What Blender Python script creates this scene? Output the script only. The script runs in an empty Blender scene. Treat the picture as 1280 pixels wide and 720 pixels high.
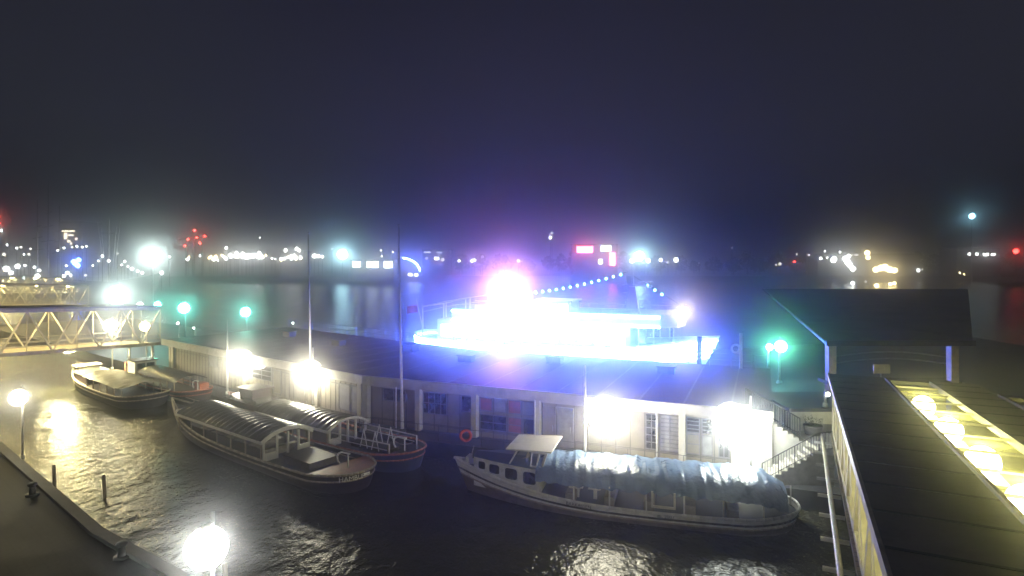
import bpy, math, random
from mathutils import Vector, Matrix
random.seed(11)
SC = bpy.context.scene
COL = SC.collection
PI = math.pi

# ------------------------------------------------------------------ camera numbers
CAMZ, FPX, HOR = 13.0, 763.0, 322.0      # height over the water, focal length and horizon row (1280x720 photo)

def at(px, py, Y):
    """photo pixel at ground distance Y -> world point"""
    return Vector(((px - 640) / FPX * Y, Y, CAMZ - (py - HOR) / FPX * Y))

# ------------------------------------------------------------------ mesh builder
class MB:
    def __init__(self, xf=None):
        self.v, self.f, self.xf = [], [], xf
    def add(self, vs, fs):
        n = len(self.v)
        if self.xf is not None:
            vs = [self.xf @ Vector(p) for p in vs]
        self.v += [tuple(p) for p in vs]
        self.f += [tuple(i + n for i in f) for f in fs]
        return self
    def box(self, x0, x1, y0, y1, z0, z1):
        x0, x1 = min(x0, x1), max(x0, x1); y0, y1 = min(y0, y1), max(y0, y1); z0, z1 = min(z0, z1), max(z0, z1)
        return self.add([(x0,y0,z0),(x1,y0,z0),(x1,y1,z0),(x0,y1,z0),(x0,y0,z1),(x1,y0,z1),(x1,y1,z1),(x0,y1,z1)],
                        [(0,3,2,1),(4,5,6,7),(0,1,5,4),(1,2,6,5),(2,3,7,6),(3,0,4,7)])
    def bar(self, p, q, w, h=None, up=(0,0,1)):
        p, q = Vector(p), Vector(q); h = h or w
        d = (q - p).normalized(); up = Vector(up)
        if abs(d.dot(up)) > .98: up = Vector((0,1,0))
        s = d.cross(up).normalized(); t = s.cross(d).normalized()
        a, b = s * w / 2, t * h / 2
        return self.add([p-a-b, p+a-b, p+a+b, p-a+b, q-a-b, q+a-b, q+a+b, q-a+b],
                        [(0,1,2,3),(7,6,5,4),(0,4,5,1),(1,5,6,2),(2,6,7,3),(3,7,4,0)])
    def tube(self, p, q, r, n=8, r2=None):
        p, q = Vector(p), Vector(q); r2 = r if r2 is None else r2
        d = (q - p).normalized(); up = Vector((0,0,1)) if abs(d.z) < .9 else Vector((0,1,0))
        s = d.cross(up).normalized(); t = s.cross(d)
        vs = []
        for c, rr in ((p, r), (q, r2)):
            for k in range(n):
                a = 2 * PI * k / n
                vs.append(c + (s * math.cos(a) + t * math.sin(a)) * rr)
        fs = [(k, (k+1) % n, n + (k+1) % n, n + k) for k in range(n)]
        fs += [tuple(range(n))[::-1], tuple(range(n, 2*n))]
        return self.add(vs, fs)
    def path(self, pts, r, n=7):
        for a, b in zip(pts[:-1], pts[1:]):
            self.tube(a, b, r, n)
        return self
    def ball(self, c, r, seg=12, rings=8, sz=1.0):
        vs, fs = [(c[0], c[1], c[2] + r*sz)], []
        for i in range(1, rings):
            a = PI * i / rings
            for k in range(seg):
                b = 2 * PI * k / seg
                vs.append((c[0] + r*math.sin(a)*math.cos(b), c[1] + r*math.sin(a)*math.sin(b), c[2] + r*sz*math.cos(a)))
        vs.append((c[0], c[1], c[2] - r*sz))
        for k in range(seg): fs.append((0, 1 + k, 1 + (k+1) % seg))
        for i in range(rings - 2):
            for k in range(seg):
                a, b = 1 + i*seg + k, 1 + i*seg + (k+1) % seg
                fs.append((a, a + seg, b + seg, b))
        last = len(vs) - 1; o = 1 + (rings - 2) * seg
        for k in range(seg): fs.append((o + k, last, o + (k+1) % seg))
        return self.add(vs, fs)
    def grid(self, fn, nu, nv):
        vs = [fn(i / nu, j / nv) for i in range(nu + 1) for j in range(nv + 1)]
        fs = [(i*(nv+1)+j, (i+1)*(nv+1)+j, (i+1)*(nv+1)+j+1, i*(nv+1)+j+1) for i in range(nu) for j in range(nv)]
        return self.add(vs, fs)
    def prism(self, pts, z0, z1):
        """pts: (x, y) or (x, y, extra z)"""
        n = len(pts)
        e = [p[2] if len(p) > 2 else 0 for p in pts]
        vs = [(p[0], p[1], z0 + k) for p, k in zip(pts, e)] + [(p[0], p[1], z1 + k) for p, k in zip(pts, e)]
        fs = [tuple(range(n))[::-1], tuple(range(n, 2*n))] + [(k, (k+1) % n, n + (k+1) % n, n + k) for k in range(n)]
        return self.add(vs, fs)
    def ring(self, c, R, r, axis='y', n=20, m=8, a0=0, a1=2*PI):
        vs, fs = [], []
        closed = abs(a1 - a0 - 2*PI) < 1e-6
        N = n if closed else n + 1
        for i in range(N):
            a = a0 + (a1 - a0) * i / n
            for j in range(m):
                b = 2*PI*j/m
                q = R + r*math.cos(b)
                p = (q*math.cos(a), r*math.sin(b), q*math.sin(a)) if axis == 'y' else ((q*math.cos(a), q*math.sin(a), r*math.sin(b)) if axis == 'z' else (r*math.sin(b), q*math.cos(a), q*math.sin(a)))
                vs.append((c[0]+p[0], c[1]+p[1], c[2]+p[2]))
        for i in range(N if closed else N - 1):
            for j in range(m):
                i2 = (i + 1) % N; j2 = (j + 1) % m
                fs.append((i*m+j, i2*m+j, i2*m+j2, i*m+j2))
        return self.add(vs, fs)
    def build(self, name, mat, parent=None, smooth=False):
        me = bpy.data.meshes.new(name)
        me.from_pydata(self.v, [], self.f)
        if smooth:
            me.polygons.foreach_set('use_smooth', [True] * len(me.polygons))
        me.validate(); me.update()
        me.materials.append(mat)
        o = bpy.data.objects.new(name, me); COL.objects.link(o)
        if parent is not None: o.parent = parent
        return o

def tag(o, label, cat, group=None, kind=None):
    if label: o['label'] = label
    if cat: o['category'] = cat
    if group: o['group'] = group
    if kind: o['kind'] = kind
    return o

def thing(name, label, cat, loc=(0,0,0), rz=0.0, group=None):
    o = bpy.data.objects.new(name, None); COL.objects.link(o)
    o.location = loc; o.rotation_euler = (0, 0, rz); o.empty_display_size = .3
    return tag(o, label, cat, group)

def structure(name, mb, mat, smooth=False):
    o = mb.build(name, mat, None, smooth); o['kind'] = 'structure'; return o

def copy_tree(o, parent=None):
    c = o.copy(); COL.objects.link(c)
    if parent is not None: c.parent = parent
    for ch in list(o.children): copy_tree(ch, c)
    return c

# ------------------------------------------------------------------ materials
def mat(name, col, rough=.6, metal=0.0, var=.25, scale=3.0, bump=0.0, bscale=40.0, spec=.5, stain=None, sscale=.8):
    m = bpy.data.materials.new(name); m.use_nodes = True
    nt = m.node_tree; N = nt.nodes; L = nt.links; b = N['Principled BSDF']
    b.inputs['Roughness'].default_value = rough; b.inputs['Metallic'].default_value = metal
    b.inputs['Specular IOR Level'].default_value = spec
    tc = N.new('ShaderNodeTexCoord')
    nz = N.new('ShaderNodeTexNoise'); nz.inputs['Scale'].default_value = scale; nz.inputs['Detail'].default_value = 6
    L.new(tc.outputs['Object'], nz.inputs['Vector'])
    rp = N.new('ShaderNodeMapRange'); rp.inputs[1].default_value = .3; rp.inputs[2].default_value = .7
    rp.inputs[3].default_value = 1 - var; rp.inputs[4].default_value = 1 + var
    L.new(nz.outputs['Fac'], rp.inputs[0])
    mx = N.new('ShaderNodeMix'); mx.data_type = 'RGBA'; mx.blend_type = 'MULTIPLY'; mx.inputs[0].default_value = 1
    mx.inputs[6].default_value = (*col, 1); L.new(rp.outputs[0], mx.inputs[7])
    out = mx.outputs[2]
    if stain:
        n2 = N.new('ShaderNodeTexNoise'); n2.inputs['Scale'].default_value = sscale; n2.inputs['Detail'].default_value = 8; n2.inputs['Roughness'].default_value = .65
        L.new(tc.outputs['Object'], n2.inputs['Vector'])
        r2 = N.new('ShaderNodeMapRange'); r2.inputs[1].default_value = .5; r2.inputs[2].default_value = .68
        L.new(n2.outputs['Fac'], r2.inputs[0])
        m2 = N.new('ShaderNodeMix'); m2.data_type = 'RGBA'; L.new(r2.outputs[0], m2.inputs[0])
        L.new(out, m2.inputs[6]); m2.inputs[7].default_value = (*stain, 1); out = m2.outputs[2]
    L.new(out, b.inputs['Base Color'])
    rr = N.new('ShaderNodeMapRange'); rr.inputs[3].default_value = max(.03, rough - .12); rr.inputs[4].default_value = min(1, rough + .12)
    L.new(nz.outputs['Fac'], rr.inputs[0]); L.new(rr.outputs[0], b.inputs['Roughness'])
    if bump:
        n3 = N.new('ShaderNodeTexNoise'); n3.inputs['Scale'].default_value = bscale; n3.inputs['Detail'].default_value = 4
        L.new(tc.outputs['Object'], n3.inputs['Vector'])
        bp = N.new('ShaderNodeBump'); bp.inputs['Strength'].default_value = bump; bp.inputs['Distance'].default_value = .05
        L.new(n3.outputs['Fac'], bp.inputs['Height']); L.new(bp.outputs[0], b.inputs['Normal'])
    return m

def emat(name, col, strength, sample=True):
    m = bpy.data.materials.new(name); m.use_nodes = True
    b = m.node_tree.nodes['Principled BSDF']
    b.inputs['Base Color'].default_value = (.02, .02, .02, 1)
    b.inputs['Emission Color'].default_value = (*col, 1); b.inputs['Emission Strength'].default_value = strength
    if not sample: m.cycles.emission_sampling = 'NONE'
    return m

M = dict(
    cream=mat('cream_panel', (.25,.225,.175), .55, var=.10, scale=1.5, stain=(.20,.175,.135), sscale=.7),
    batten=mat('dark_joint', (.10,.095,.085), .7),
    pilaster=mat('pilaster_paint', (.42,.40,.35), .5, var=.1),
    fascia=mat('fascia_paint', (.46,.44,.40), .5, var=.12, scale=1.2, stain=(.30,.28,.24)),
    felt=mat('roof_felt', (.075,.075,.08), .55, var=.35, scale=.6, bump=.3, bscale=6, stain=(.06,.06,.06), sscale=.25),
    dark_glass=mat('dark_glass', (.02,.022,.03), .08, var=.2, spec=.8),
    winframe=mat('window_frame', (.16,.16,.17), .5),
    red_panel=mat('red_panel', (.30,.08,.08), .5, var=.3),
    grey_panel=mat('grey_panel', (.25,.25,.26), .5, var=.2),
    door=mat('door_grey', (.22,.22,.22), .45),
    deck=mat('pontoon_deck', (.06,.06,.06), .45, var=.4, scale=1.2, bump=.25, bscale=10, stain=(.03,.03,.03)),
    steel=mat('galvanised_steel', (.38,.38,.38), .4, .7, var=.2),
    whitepole=mat('white_pole', (.72,.71,.68), .4, var=.1),
    darksteel=mat('dark_steel', (.07,.07,.075), .45, .4),
    truss=mat('truss_paint', (.46,.42,.30), .5, var=.2, stain=(.30,.26,.18), sscale=1.2),
    planks=mat('gangway_planks', (.30,.25,.16), .6, var=.25, scale=2.5),
    ganroof=mat('gangway_roof', (.15,.14,.115), .5, var=.4, scale=.7, bump=.25, bscale=5, stain=(.08,.075,.065), sscale=.35),
    skyglass=mat('skylight_bar', (.30,.28,.18), .35, var=.2),
    hullwhite=mat('hull_white', (.80,.78,.70), .4, var=.1, stain=(.55,.52,.45), sscale=1.4),
    lowerhull=mat('hull_antifouling', (.20,.16,.14), .5, var=.2, stain=(.08,.065,.055), sscale=1.2),
    hullblue=mat('hull_dark_blue', (.02,.028,.06), .5, var=.2),
    hullblack=mat('hull_black', (.018,.017,.02), .5, var=.3),
    hullbrown=mat('hull_brown', (.03,.018,.016), .5, var=.3, stain=(.015,.012,.012)),
    railwood=mat('rub_rail', (.33,.27,.20), .5, var=.25),
    redrail=mat('red_rail', (.34,.10,.05), .45, var=.2),
    boatdeck=mat('boat_deck', (.085,.075,.065), .5, var=.35, scale=4, bump=.2, bscale=12),
    orangedeck=mat('orange_deck', (.28,.09,.045), .5, var=.25),
    corr=mat('wet_canopy', (.085,.085,.075), .22, var=.25, scale=1.4, spec=.7, stain=(.08,.08,.07)),
    tarpgreen=mat('worn_tarp', (.05,.045,.025), .6, var=.4, scale=2, bump=.5, bscale=5, stain=(.03,.027,.018), sscale=1.3),
    tarpblue=mat('blue_tarp', (.10,.16,.27), .30, var=.3, scale=1.7, bump=.95, bscale=7, stain=(.16,.23,.34), sscale=.9),
    blueroof=mat('blue_cabin_roof', (.07,.09,.13), .35, var=.2),
    whitepaint=mat('white_paint', (.66,.64,.58), .4, var=.1),
    shipwhite=mat('ship_white', (.80,.80,.82), .4, var=.05),
    shipdeck=mat('ship_deck', (.25,.25,.27), .6),
    lifered=mat('lifebuoy_red', (.55,.08,.03), .5),
    lettering=mat('lettering_white', (.75,.72,.66), .5, var=.05),
    darklettering=mat('lettering_dark', (.07,.07,.08), .5, var=.05),
    quay=mat('quay_ground', (.012,.012,.011), .6, var=.5, scale=.6, bump=.3, bscale=5, spec=.08),
    concrete=mat('concrete', (.11,.105,.09), .7, var=.3, scale=1.5),
    bankland=mat('bank_land', (.03,.03,.03), .9, var=.4, scale=.05),
    farwall=mat('far_wall', (.05,.05,.055), .8, var=.3, scale=.2),
    fartree=mat('far_foliage', (.04,.05,.03), .9, var=.5, scale=.3),
    flag=mat('flag_red', (.6,.08,.08), .7),
    sandbox=mat('stair_concrete', (.45,.43,.38), .6, var=.2),
    plant=mat('plant_leaf', (.06,.08,.03), .6, var=.4),
    seat=mat('boat_seat', (.30,.27,.22), .5, var=.3),
)
WARM = (1.0, .93, .74)
KL = 1.0
E = dict(
    front=emat('lamp_glow_warm', (1.0,.94,.70), 56),
    near=emat('near_lamp_glow', (.97,1.0,.92), 80),
    fronthot=emat('lamp_glow_white', (1.0,.94,.72), 58),
    frontcool=emat('lamp_glow_cool', (.94,1.0,.90), 58),
    bridge=emat('bridge_tube', (1.0,.80,.32), 750),
    sky=emat('gangway_lamp', (1.0,.96,.46), 85),
    teal=emat('lamp_teal', (.16,1.0,.76), 58),
    green=emat('lamp_green', (.16,1.0,.55), 105),
    flood=emat('flood_cyan', (.80,1.0,.92), 40),
    under=emat('under_bridge_flood', (1.0,.87,.44), 950),
    white=emat('far_white', (.95,1.0,.95), 20),
    panel=emat('far_panel', (.85,1.0,.98), 14),
    cyan=emat('far_cyan', (.50,.92,1.0), 80),
    moon=emat('mast_cyan', (.35,.80,1.0), 40),
    amber=emat('far_amber', (1.0,.80,.38), 24),
    red=emat('far_red', (1.0,.05,.04), 40),
    blue=emat('far_blue', (.08,.18,1.0), 60),
    pinksign=emat('pink_sign', (1.0,.18,.30), 26),
    addedblue=emat('added_ship_blue', (.06,.13,1.0), 250),  # added light that makes the ship blaze blue
    ledwin=emat('ship_window_glow', (.11,.19,1.0), 190),
    stage=emat('stage_glow', (.85,.36,1.0), 250),
    star=emat('star_lamp', (1.0,.85,.75), 160),
    bulb=emat('string_bulb', (.2,.75,1.0), 30),
    win=emat('far_window', (1.0,.85,.6), 8),
    dim=emat('far_dim', (.95,.92,.82), 5),
)

def add_joints(m, sx, sy, dark):
    nt = m.node_tree; N = nt.nodes; L = nt.links; b = N['Principled BSDF']
    src = b.inputs['Base Color'].links[0].from_socket
    tc = N.new('ShaderNodeTexCoord'); br = N.new('ShaderNodeTexBrick')
    mp = N.new('ShaderNodeMapping'); mp.inputs['Rotation'].default_value = (0,0,.7); L.new(tc.outputs['Object'], mp.inputs[0]); L.new(mp.outputs[0], br.inputs['Vector'])
    br.inputs['Scale'].default_value = 1; br.inputs['Brick Width'].default_value = sx; br.inputs['Row Height'].default_value = sy; br.inputs['Mortar Size'].default_value = .03
    br.inputs['Color1'].default_value = (1,1,1,1); br.inputs['Color2'].default_value = (.6,.6,.6,1); br.inputs['Mortar'].default_value = (dark,dark,dark,1)
    mx = N.new('ShaderNodeMix'); mx.data_type = 'RGBA'; mx.blend_type = 'MULTIPLY'; mx.inputs[0].default_value = 1
    L.new(src, mx.inputs[6]); L.new(br.outputs['Color'], mx.inputs[7]); L.new(mx.outputs[2], b.inputs['Base Color'])
add_joints(M['quay'], 1.0, .5, .25)
# ------------------------------------------------------------------ camera, world, haze
cam = bpy.data.cameras.new('camera'); co = bpy.data.objects.new('camera', cam); COL.objects.link(co)
co.location = (0, 0, CAMZ); co.rotation_euler = (PI/2, 0, 0)
cam.sensor_width = 36; cam.lens = 36 * FPX / 1280; cam.shift_y = -(360 - HOR) / 1280
cam.clip_start = .1; cam.clip_end = 6000
SC.camera = co

w = bpy.data.worlds.new('World'); SC.world = w; w.use_nodes = True
nt = w.node_tree; N = nt.nodes; L = nt.links
bg = N['Background']
sky = N.new('ShaderNodeTexSky'); sky.sky_type = 'NISHITA'; sky.sun_disc = False
sky.sun_elevation = math.radians(-4); sky.sun_rotation = math.radians(250)
bg.inputs['Strength'].default_value = .05
L.new(sky.outputs[0], bg.inputs['Color'])
# city glow on low night cloud
tc = N.new('ShaderNodeTexCoord'); sp = N.new('ShaderNodeSeparateXYZ'); L.new(tc.outputs['Generated'], sp.inputs[0])
nz = N.new('ShaderNodeTexNoise'); nz.inputs['Scale'].default_value = 2.2; nz.inputs['Detail'].default_value = 5
L.new(tc.outputs['Generated'], nz.inputs['Vector'])
ad = N.new('ShaderNodeMath'); ad.operation = 'MULTIPLY_ADD'; L.new(nz.outputs['Fac'], ad.inputs[0]); ad.inputs[1].default_value = .25
L.new(sp.outputs['Z'], ad.inputs[2])
cr = N.new('ShaderNodeValToRGB'); L.new(ad.outputs[0], cr.inputs[0])
cr.color_ramp.elements[0].position = .10; cr.color_ramp.elements[0].color = (.034,.037,.047,1)
cr.color_ramp.elements[1].position = .60; cr.color_ramp.elements[1].color = (.013,.013,.021,1)
bg2 = N.new('ShaderNodeBackground'); L.new(cr.outputs[0], bg2.inputs['Color']); bg2.inputs['Strength'].default_value = 1.0
ash = N.new('ShaderNodeAddShader'); L.new(bg.outputs[0], ash.inputs[0]); L.new(bg2.outputs[0], ash.inputs[1])
L.new(ash.outputs[0], N['World Output'].inputs['Surface'])

sun = bpy.data.lights.new('moon', 'SUN'); so = bpy.data.objects.new('moon', sun); COL.objects.link(so)
sun.energy = .01; sun.color = (.8,.88,1); sun.angle = math.radians(10); so.rotation_euler = (math.radians(40), 0, math.radians(60))

SC.view_settings.view_transform = 'Standard'; SC.view_settings.look = 'None'
SC.view_settings.exposure = 0; SC.view_settings.gamma = 1
SC.render.engine = 'CYCLES'
cy = SC.cycles
cy.use_denoising = True; cy.max_bounces = 5; cy.diffuse_bounces = 2; cy.glossy_bounces = 3; cy.transmission_bounces = 2
cy.volume_bounces = 0; cy.sample_clamp_indirect = 2.0; cy.use_light_tree = True; cy.caustics_reflective = False; cy.caustics_refractive = False

HAZE = .0048
hm = bpy.data.materials.new('haze_air'); hm.use_nodes = True
hn = hm.node_tree; hn.nodes.clear()
ho = hn.nodes.new('ShaderNodeOutputMaterial'); pv = hn.nodes.new('ShaderNodeVolumePrincipled')
pv.inputs['Color'].default_value = (.9,.9,.92,1); pv.inputs['Density'].default_value = HAZE; pv.inputs['Anisotropy'].default_value = .965
hn.links.new(pv.outputs[0], ho.inputs['Volume'])
hm.cycles.homogeneous_volume = True
hz = MB().box(-1300, 1300, -120, 1500, -1.6, 62).build('haze', hm); hz['kind'] = 'stuff'

# ------------------------------------------------------------------ water and land
wm = bpy.data.materials.new('river_water'); wm.use_nodes = True
nt = wm.node_tree; N = nt.nodes; L = nt.links; b = N['Principled BSDF']
tc = N.new('ShaderNodeTexCoord')
b.inputs['Roughness'].default_value = .18; b.inputs['IOR'].default_value = 1.33
mp = N.new('ShaderNodeMapping'); mp.inputs['Scale'].default_value = (1.0, .62, 1); L.new(tc.outputs['Object'], mp.inputs[0])
n1 = N.new('ShaderNodeTexNoise'); n1.inputs['Scale'].default_value = 1.3; n1.inputs['Detail'].default_value = 5; n1.inputs['Roughness'].default_value = .6
n2 = N.new('ShaderNodeTexNoise'); n2.inputs['Scale'].default_value = .3; n2.inputs['Detail'].default_value = 3
L.new(mp.outputs[0], n1.inputs['Vector']); L.new(mp.outputs[0], n2.inputs['Vector'])
mm = N.new('ShaderNodeMath'); mm.operation = 'MULTIPLY_ADD'; L.new(n2.outputs['Fac'], mm.inputs[0]); mm.inputs[1].default_value = 1.6; L.new(n1.outputs['Fac'], mm.inputs[2])
bp = N.new('ShaderNodeBump'); bp.inputs['Strength'].default_value = .8; bp.inputs['Distance'].default_value = .2
L.new(mm.outputs[0], bp.inputs['Height']); L.new(bp.outputs[0], b.inputs['Normal'])
# floating scum in flecks
vo = N.new('ShaderNodeTexNoise'); vo.inputs['Scale'].default_value = 7; vo.inputs['Detail'].default_value = 6; vo.inputs['Roughness'].default_value = .7; vo.inputs['Distortion'].default_value = .8
L.new(tc.outputs['Object'], vo.inputs['Vector'])
big = N.new('ShaderNodeTexNoise'); big.inputs['Scale'].default_value = .09; big.inputs['Detail'].default_value = 4
L.new(tc.outputs['Object'], big.inputs['Vector'])
r1 = N.new('ShaderNodeMapRange'); r1.inputs[1].default_value = .57; r1.inputs[2].default_value = .64; L.new(vo.outputs['Fac'], r1.inputs[0])
r2 = N.new('ShaderNodeMapRange'); r2.inputs[1].default_value = .47; r2.inputs[2].default_value = .56; L.new(big.outputs['Fac'], r2.inputs[0])
mu = N.new('ShaderNodeMath'); mu.operation = 'MULTIPLY'; L.new(r1.outputs[0], mu.inputs[0]); L.new(r2.outputs[0], mu.inputs[1])
cm = N.new('ShaderNodeMix'); cm.data_type = 'RGBA'; L.new(mu.outputs[0], cm.inputs[0])
cm.inputs[6].default_value = (.030,.030,.018,1); cm.inputs[7].default_value = (.20,.18,.12,1)
L.new(cm.outputs[2], b.inputs['Base Color'])
structure('water', MB().add([(-1200,-100,0),(1200,-100,0),(1200,1400,0),(-1200,1400,0)], [(0,1,2,3)]), wm)

# far bank
structure('far_bank', MB().prism([(-1100,330),(-330,330),(-150,345),(60,350),(300,330),(1100,330),(1100,1380),(-1100,1380)], -.5, 2.5), M['bankland'])
structure('city_bank', MB().prism([(-700,-60),(-120,120),(-160,215),(-700,330)], -.5, 3.0), M['bankland'])
# near quay in the lower corner
structure('quay', MB().prism([(-70,74),(-40.6,45.4),(-18,26.5),(-8.3,20.0),(-3,14),(-3,-60),(-80,-60)], -.9, 1.0), M['quay'])
structure('quay_kerb', MB().bar((-40.6,45.4,1.05), (-18,26.5,1.05), .5, .25).bar((-18,26.5,1.05), (-8.3,20,1.05), .5, .25).bar((-8.3,20,1.05),(-3,14,1.05), .5,.25), M['concrete'])

# ------------------------------------------------------------------ lamps
def lamp_on_pole(name, label, cat, base, ztop, head, r, em, group=None, pr=.07, polemat=None, style='globe', shade=False):
    """base (x,y,z); pole to ztop; head = world point of the lamp"""
    bx, by, bz = base
    t = thing(name, label, cat, base, 0, group)
    h = Vector(head) - Vector(base)
    pm = polemat or M['steel']
    MB().tube((0,0,0), (0,0,ztop - bz), pr, 10, pr*.75).tube((0,0,0),(0,0,.25),pr*1.9,10).build('pole', pm, t, True)
    armz = h.z + r * 1.0
    if abs(h.x) + abs(h.y) > .05:
        MB().tube((0,0,min(armz, ztop-bz)), (h.x, h.y, armz + .03), pr*.55, 8).build('arm', pm, t, True)
    if style == 'globe':
        hd = MB().tube((h.x,h.y,h.z+r*.80), (h.x,h.y,h.z+r*1.15), r*.4, 12, r*.2).build('lamp_head', M['whitepaint'], t, True)
        MB().ball(h, r, 16, 10).build('bulb', em, hd, True)  # a large r stands in for the glare around the lamp
        if shade:
            MB().tube((h.x, h.y+r*1.02, h.z), (h.x, h.y+r*1.12, h.z), r*.9, 20, r*1.0).build('added_shade_disc', M['whitepaint'], t)  # added disc that keeps the lamp's direct light off the wall behind
    else:                           # floodlight: housing behind, lens to the front (-y)
        hd = MB().box(h.x-r, h.x+r, h.y+.06, h.y+.42, h.z-r*.8, h.z+r*.8).build('lamp_head', M['darksteel'], t)
        MB().ball((h.x, h.y+.1, h.z), r*.86, 14, 8, .9).build('lens', em, hd, True)
    return t

# ------------------------------------------------------------------ pontoon and its long building
P0, P1, P2 = Vector((-36,64)), Vector((-10.5,44.4)), Vector((14.3,34.2))
dL, dR = (P1-P0).normalized(), (P2-P1).normalized()
nL, nR = Vector((-dL.y, dL.x)), Vector((-dR.y, dR.x))        # into the building (away from camera)
def frame(P, d, n):
    return Matrix(((d.x, n.x, 0, P.x), (d.y, n.y, 0, P.y), (0,0,1,0), (0,0,0,1)))
XL, XR = frame(P0, dL, nL), frame(P1, dR, nR)
LL, LR = (P1-P0).length, (P2-P1).length
mit = (nL + nR).normalized(); mit = mit / mit.dot(nR)
def off(i, d, ext=0):
    return {0: P0 - dL*ext + nL*d, 1: P1 + mit*d, 2: P2 + dR*ext + nR*d}[i]
def sL(px):
    a = (px-640)/FPX; return (a*P0.y - P0.x) / (dL.x - a*dL.y)
def sR(px):
    a = (px-640)/FPX; return (a*P1.y - P1.x) / (dR.x - a*dR.y)

kf = P1 - mit*.5
structure('pontoon', MB().prism([off(0,-.3,70), off(0,-.3), kf + dL*0, P1 - nR*2.2 + dR*.8, P2 + dR*14 - nR*2.2, P2 + dR*14 + nR*21, off(1,21), off(0,21,70)], -.9, 1.0), M['deck'])

tb = thing('terminal_building', 'long low cream panelled building with dark flat roof standing on the pontoon', 'building')
ZB, ZT = 1.0, 4.0
wall = MB()
wall.prism([off(0,0), off(1,0), off(2,0), off(2,13.6), off(1,13.6), off(0,13.6)], ZB, 4.2)
wall.build('wall', M['cream'], tb)
# board joints
jl = MB(XL)
s = .5
while s < LL:
    jl.box(s-.025, s+.025, -.03, -.001, ZB, ZT); s += .62
jl.box(0, LL, -.035, -.004, 3.38, 3.44)
jl.build('panel_joints', M['batten'], tb)
jr = MB(XR)
for px in (465,478,492,508,522,543,560,575,592,617,634,652,678,696,718,735,752,770,788,806,824,876,893,910,928,944):
    x = sR(px); jr.box(x-.03, x+.03, -.03, -.001, ZB, ZT)
jr.box(0, LR, -.04, -.004, ZB+.42, ZB+.47)
jr.build('panel_joints', M['batten'], tb)
# roof and fascia
MB().prism([off(0,-.45,.3), off(1,-.45), off(2,-.45,.3), off(2,14,.3), off(1,14), off(0,14,.3)], 4.203, 4.45).build('roof', M['felt'], tb)
fa = MB().prism([off(0,-.60,.3), off(1,-.60), off(2,-.60,.3), off(2,-.453,.3), off(1,-.453), off(0,-.453,.3)], 3.92, 4.52)
fa.build('fascia', M['fascia'], tb)
tr = MB().prism([off(0,-.10), off(1,-.10), off(2,-.10), off(2,-.002), off(1,-.002), off(0,-.002)], 3.70, 3.9)
tr.build('transom', M['fascia'], tb)
def window(X, x0, x1, z0, z1, pane='dark_glass', bars=0, name='window', shelf=0):
    f = MB(X)
    t = .06
    f.box(x0, x1, -.075, -.003, z0, z0+t).box(x0, x1, -.075, -.003, z1-t, z1)
    f.box(x0, x0+t, -.075, -.003, z0+t, z1-t).box(x1-t, x1, -.075, -.003, z0+t, z1-t)
    for k in range(bars):
        x = x0 + (x1-x0)*(k+1)/(bars+1); f.box(x-.025, x+.025, -.07, -.003, z0+t, z1-t)
    for k in range(shelf):
        z = z0 + (z1-z0)*(k+1)/(shelf+1); f.box(x0+t, x1-t, -.05, -.003, z-.03, z+.03)
    o = f.build(name, M['winframe'], tb)
    MB(X).box(x0+t, x1-t, -.04, -.006, z0+t, z1-t).build('pane', M[pane], o)
def wR(a, c, z0, z1, *k, **q): window(XR, sR(a), sR(c), z0, z1, *k, **q)
def wL(a, c, z0, z1, *k, **q): window(XL, sL(a), sL(c), z0, z1, *k, **q)
wR(479,507,2.75,3.68,bars=1); wR(529,559,2.15,3.66,bars=3,shelf=1); wR(577,592,2.55,3.66)
wR(600,616,2.75,3.66,'red_panel'); wR(618,633,2.75,3.66,'grey_panel'); wR(635,652,2.75,3.66,'red_panel'); wR(653,668,2.75,3.66,'grey_panel')
wR(600,634,1.5,2.55,'dark_glass',bars=1,shelf=1); wR(635,653,1.5,2.55,'red_panel',shelf=1); wR(654,669,1.5,2.55,'dark_glass')
wR(807,822,1.5,3.66,'dark_glass',bars=1,shelf=4); wR(825,850,1.5,3.66,'grey_panel',bars=1,shelf=8)
wR(858,875,2.75,3.66,'dark_glass',shelf=3); wR(858,875,1.5,2.7,'cream',shelf=1); wR(877,891,2.75,3.66,'dark_glass',shelf=3); wR(877,891,1.5,2.7,'grey_panel')
wR(898,912,1.5,3.66,'dark_glass',bars=1); wR(914,927,1.5,3.66,'grey_panel')
wL(316,340,2.4,3.66,'dark_glass',bars=1,shelf=2); wL(424,438,1.5,3.5,'grey_panel'); wL(439,452,1.5,3.5,'grey_panel')
wL(342,352,1.5,3.5,'cream'); wL(262,272,2.6,3.6,'grey_panel')
for a, c, X, fn in ((697,717,XR,sR), (679,695,XR,sR), (372,384,XL,sL)):
    d = MB(X).box(fn(a), fn(c), -.07, -.003, ZB, 3.5).build('door', M['door' if a == 697 else 'cream'], tb)
    MB(X).bar((fn(c)-.18,-.13,1.95), (fn(c)-.18,-.13,2.3), .04).box(fn(c)-.2, fn(c)-.16,-.13,-.07,2.1,2.14).build('handle', M['steel'], d)
for px in (460.5, 525.5, 595.5, 673.5, 853.5, 960):
    x = sR(px); MB(XR).box(x-.19, x+.19, -.44, -.003, ZB, 3.918).build('pilaster', M['pilaster'], tb)
for px in (218, 308, 398, 452):
    x = sL(px); MB(XL).box(x-.22, x+.22, -.25, -.003, ZB, 3.918).build('pilaster', M['pilaster'], tb)
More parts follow.
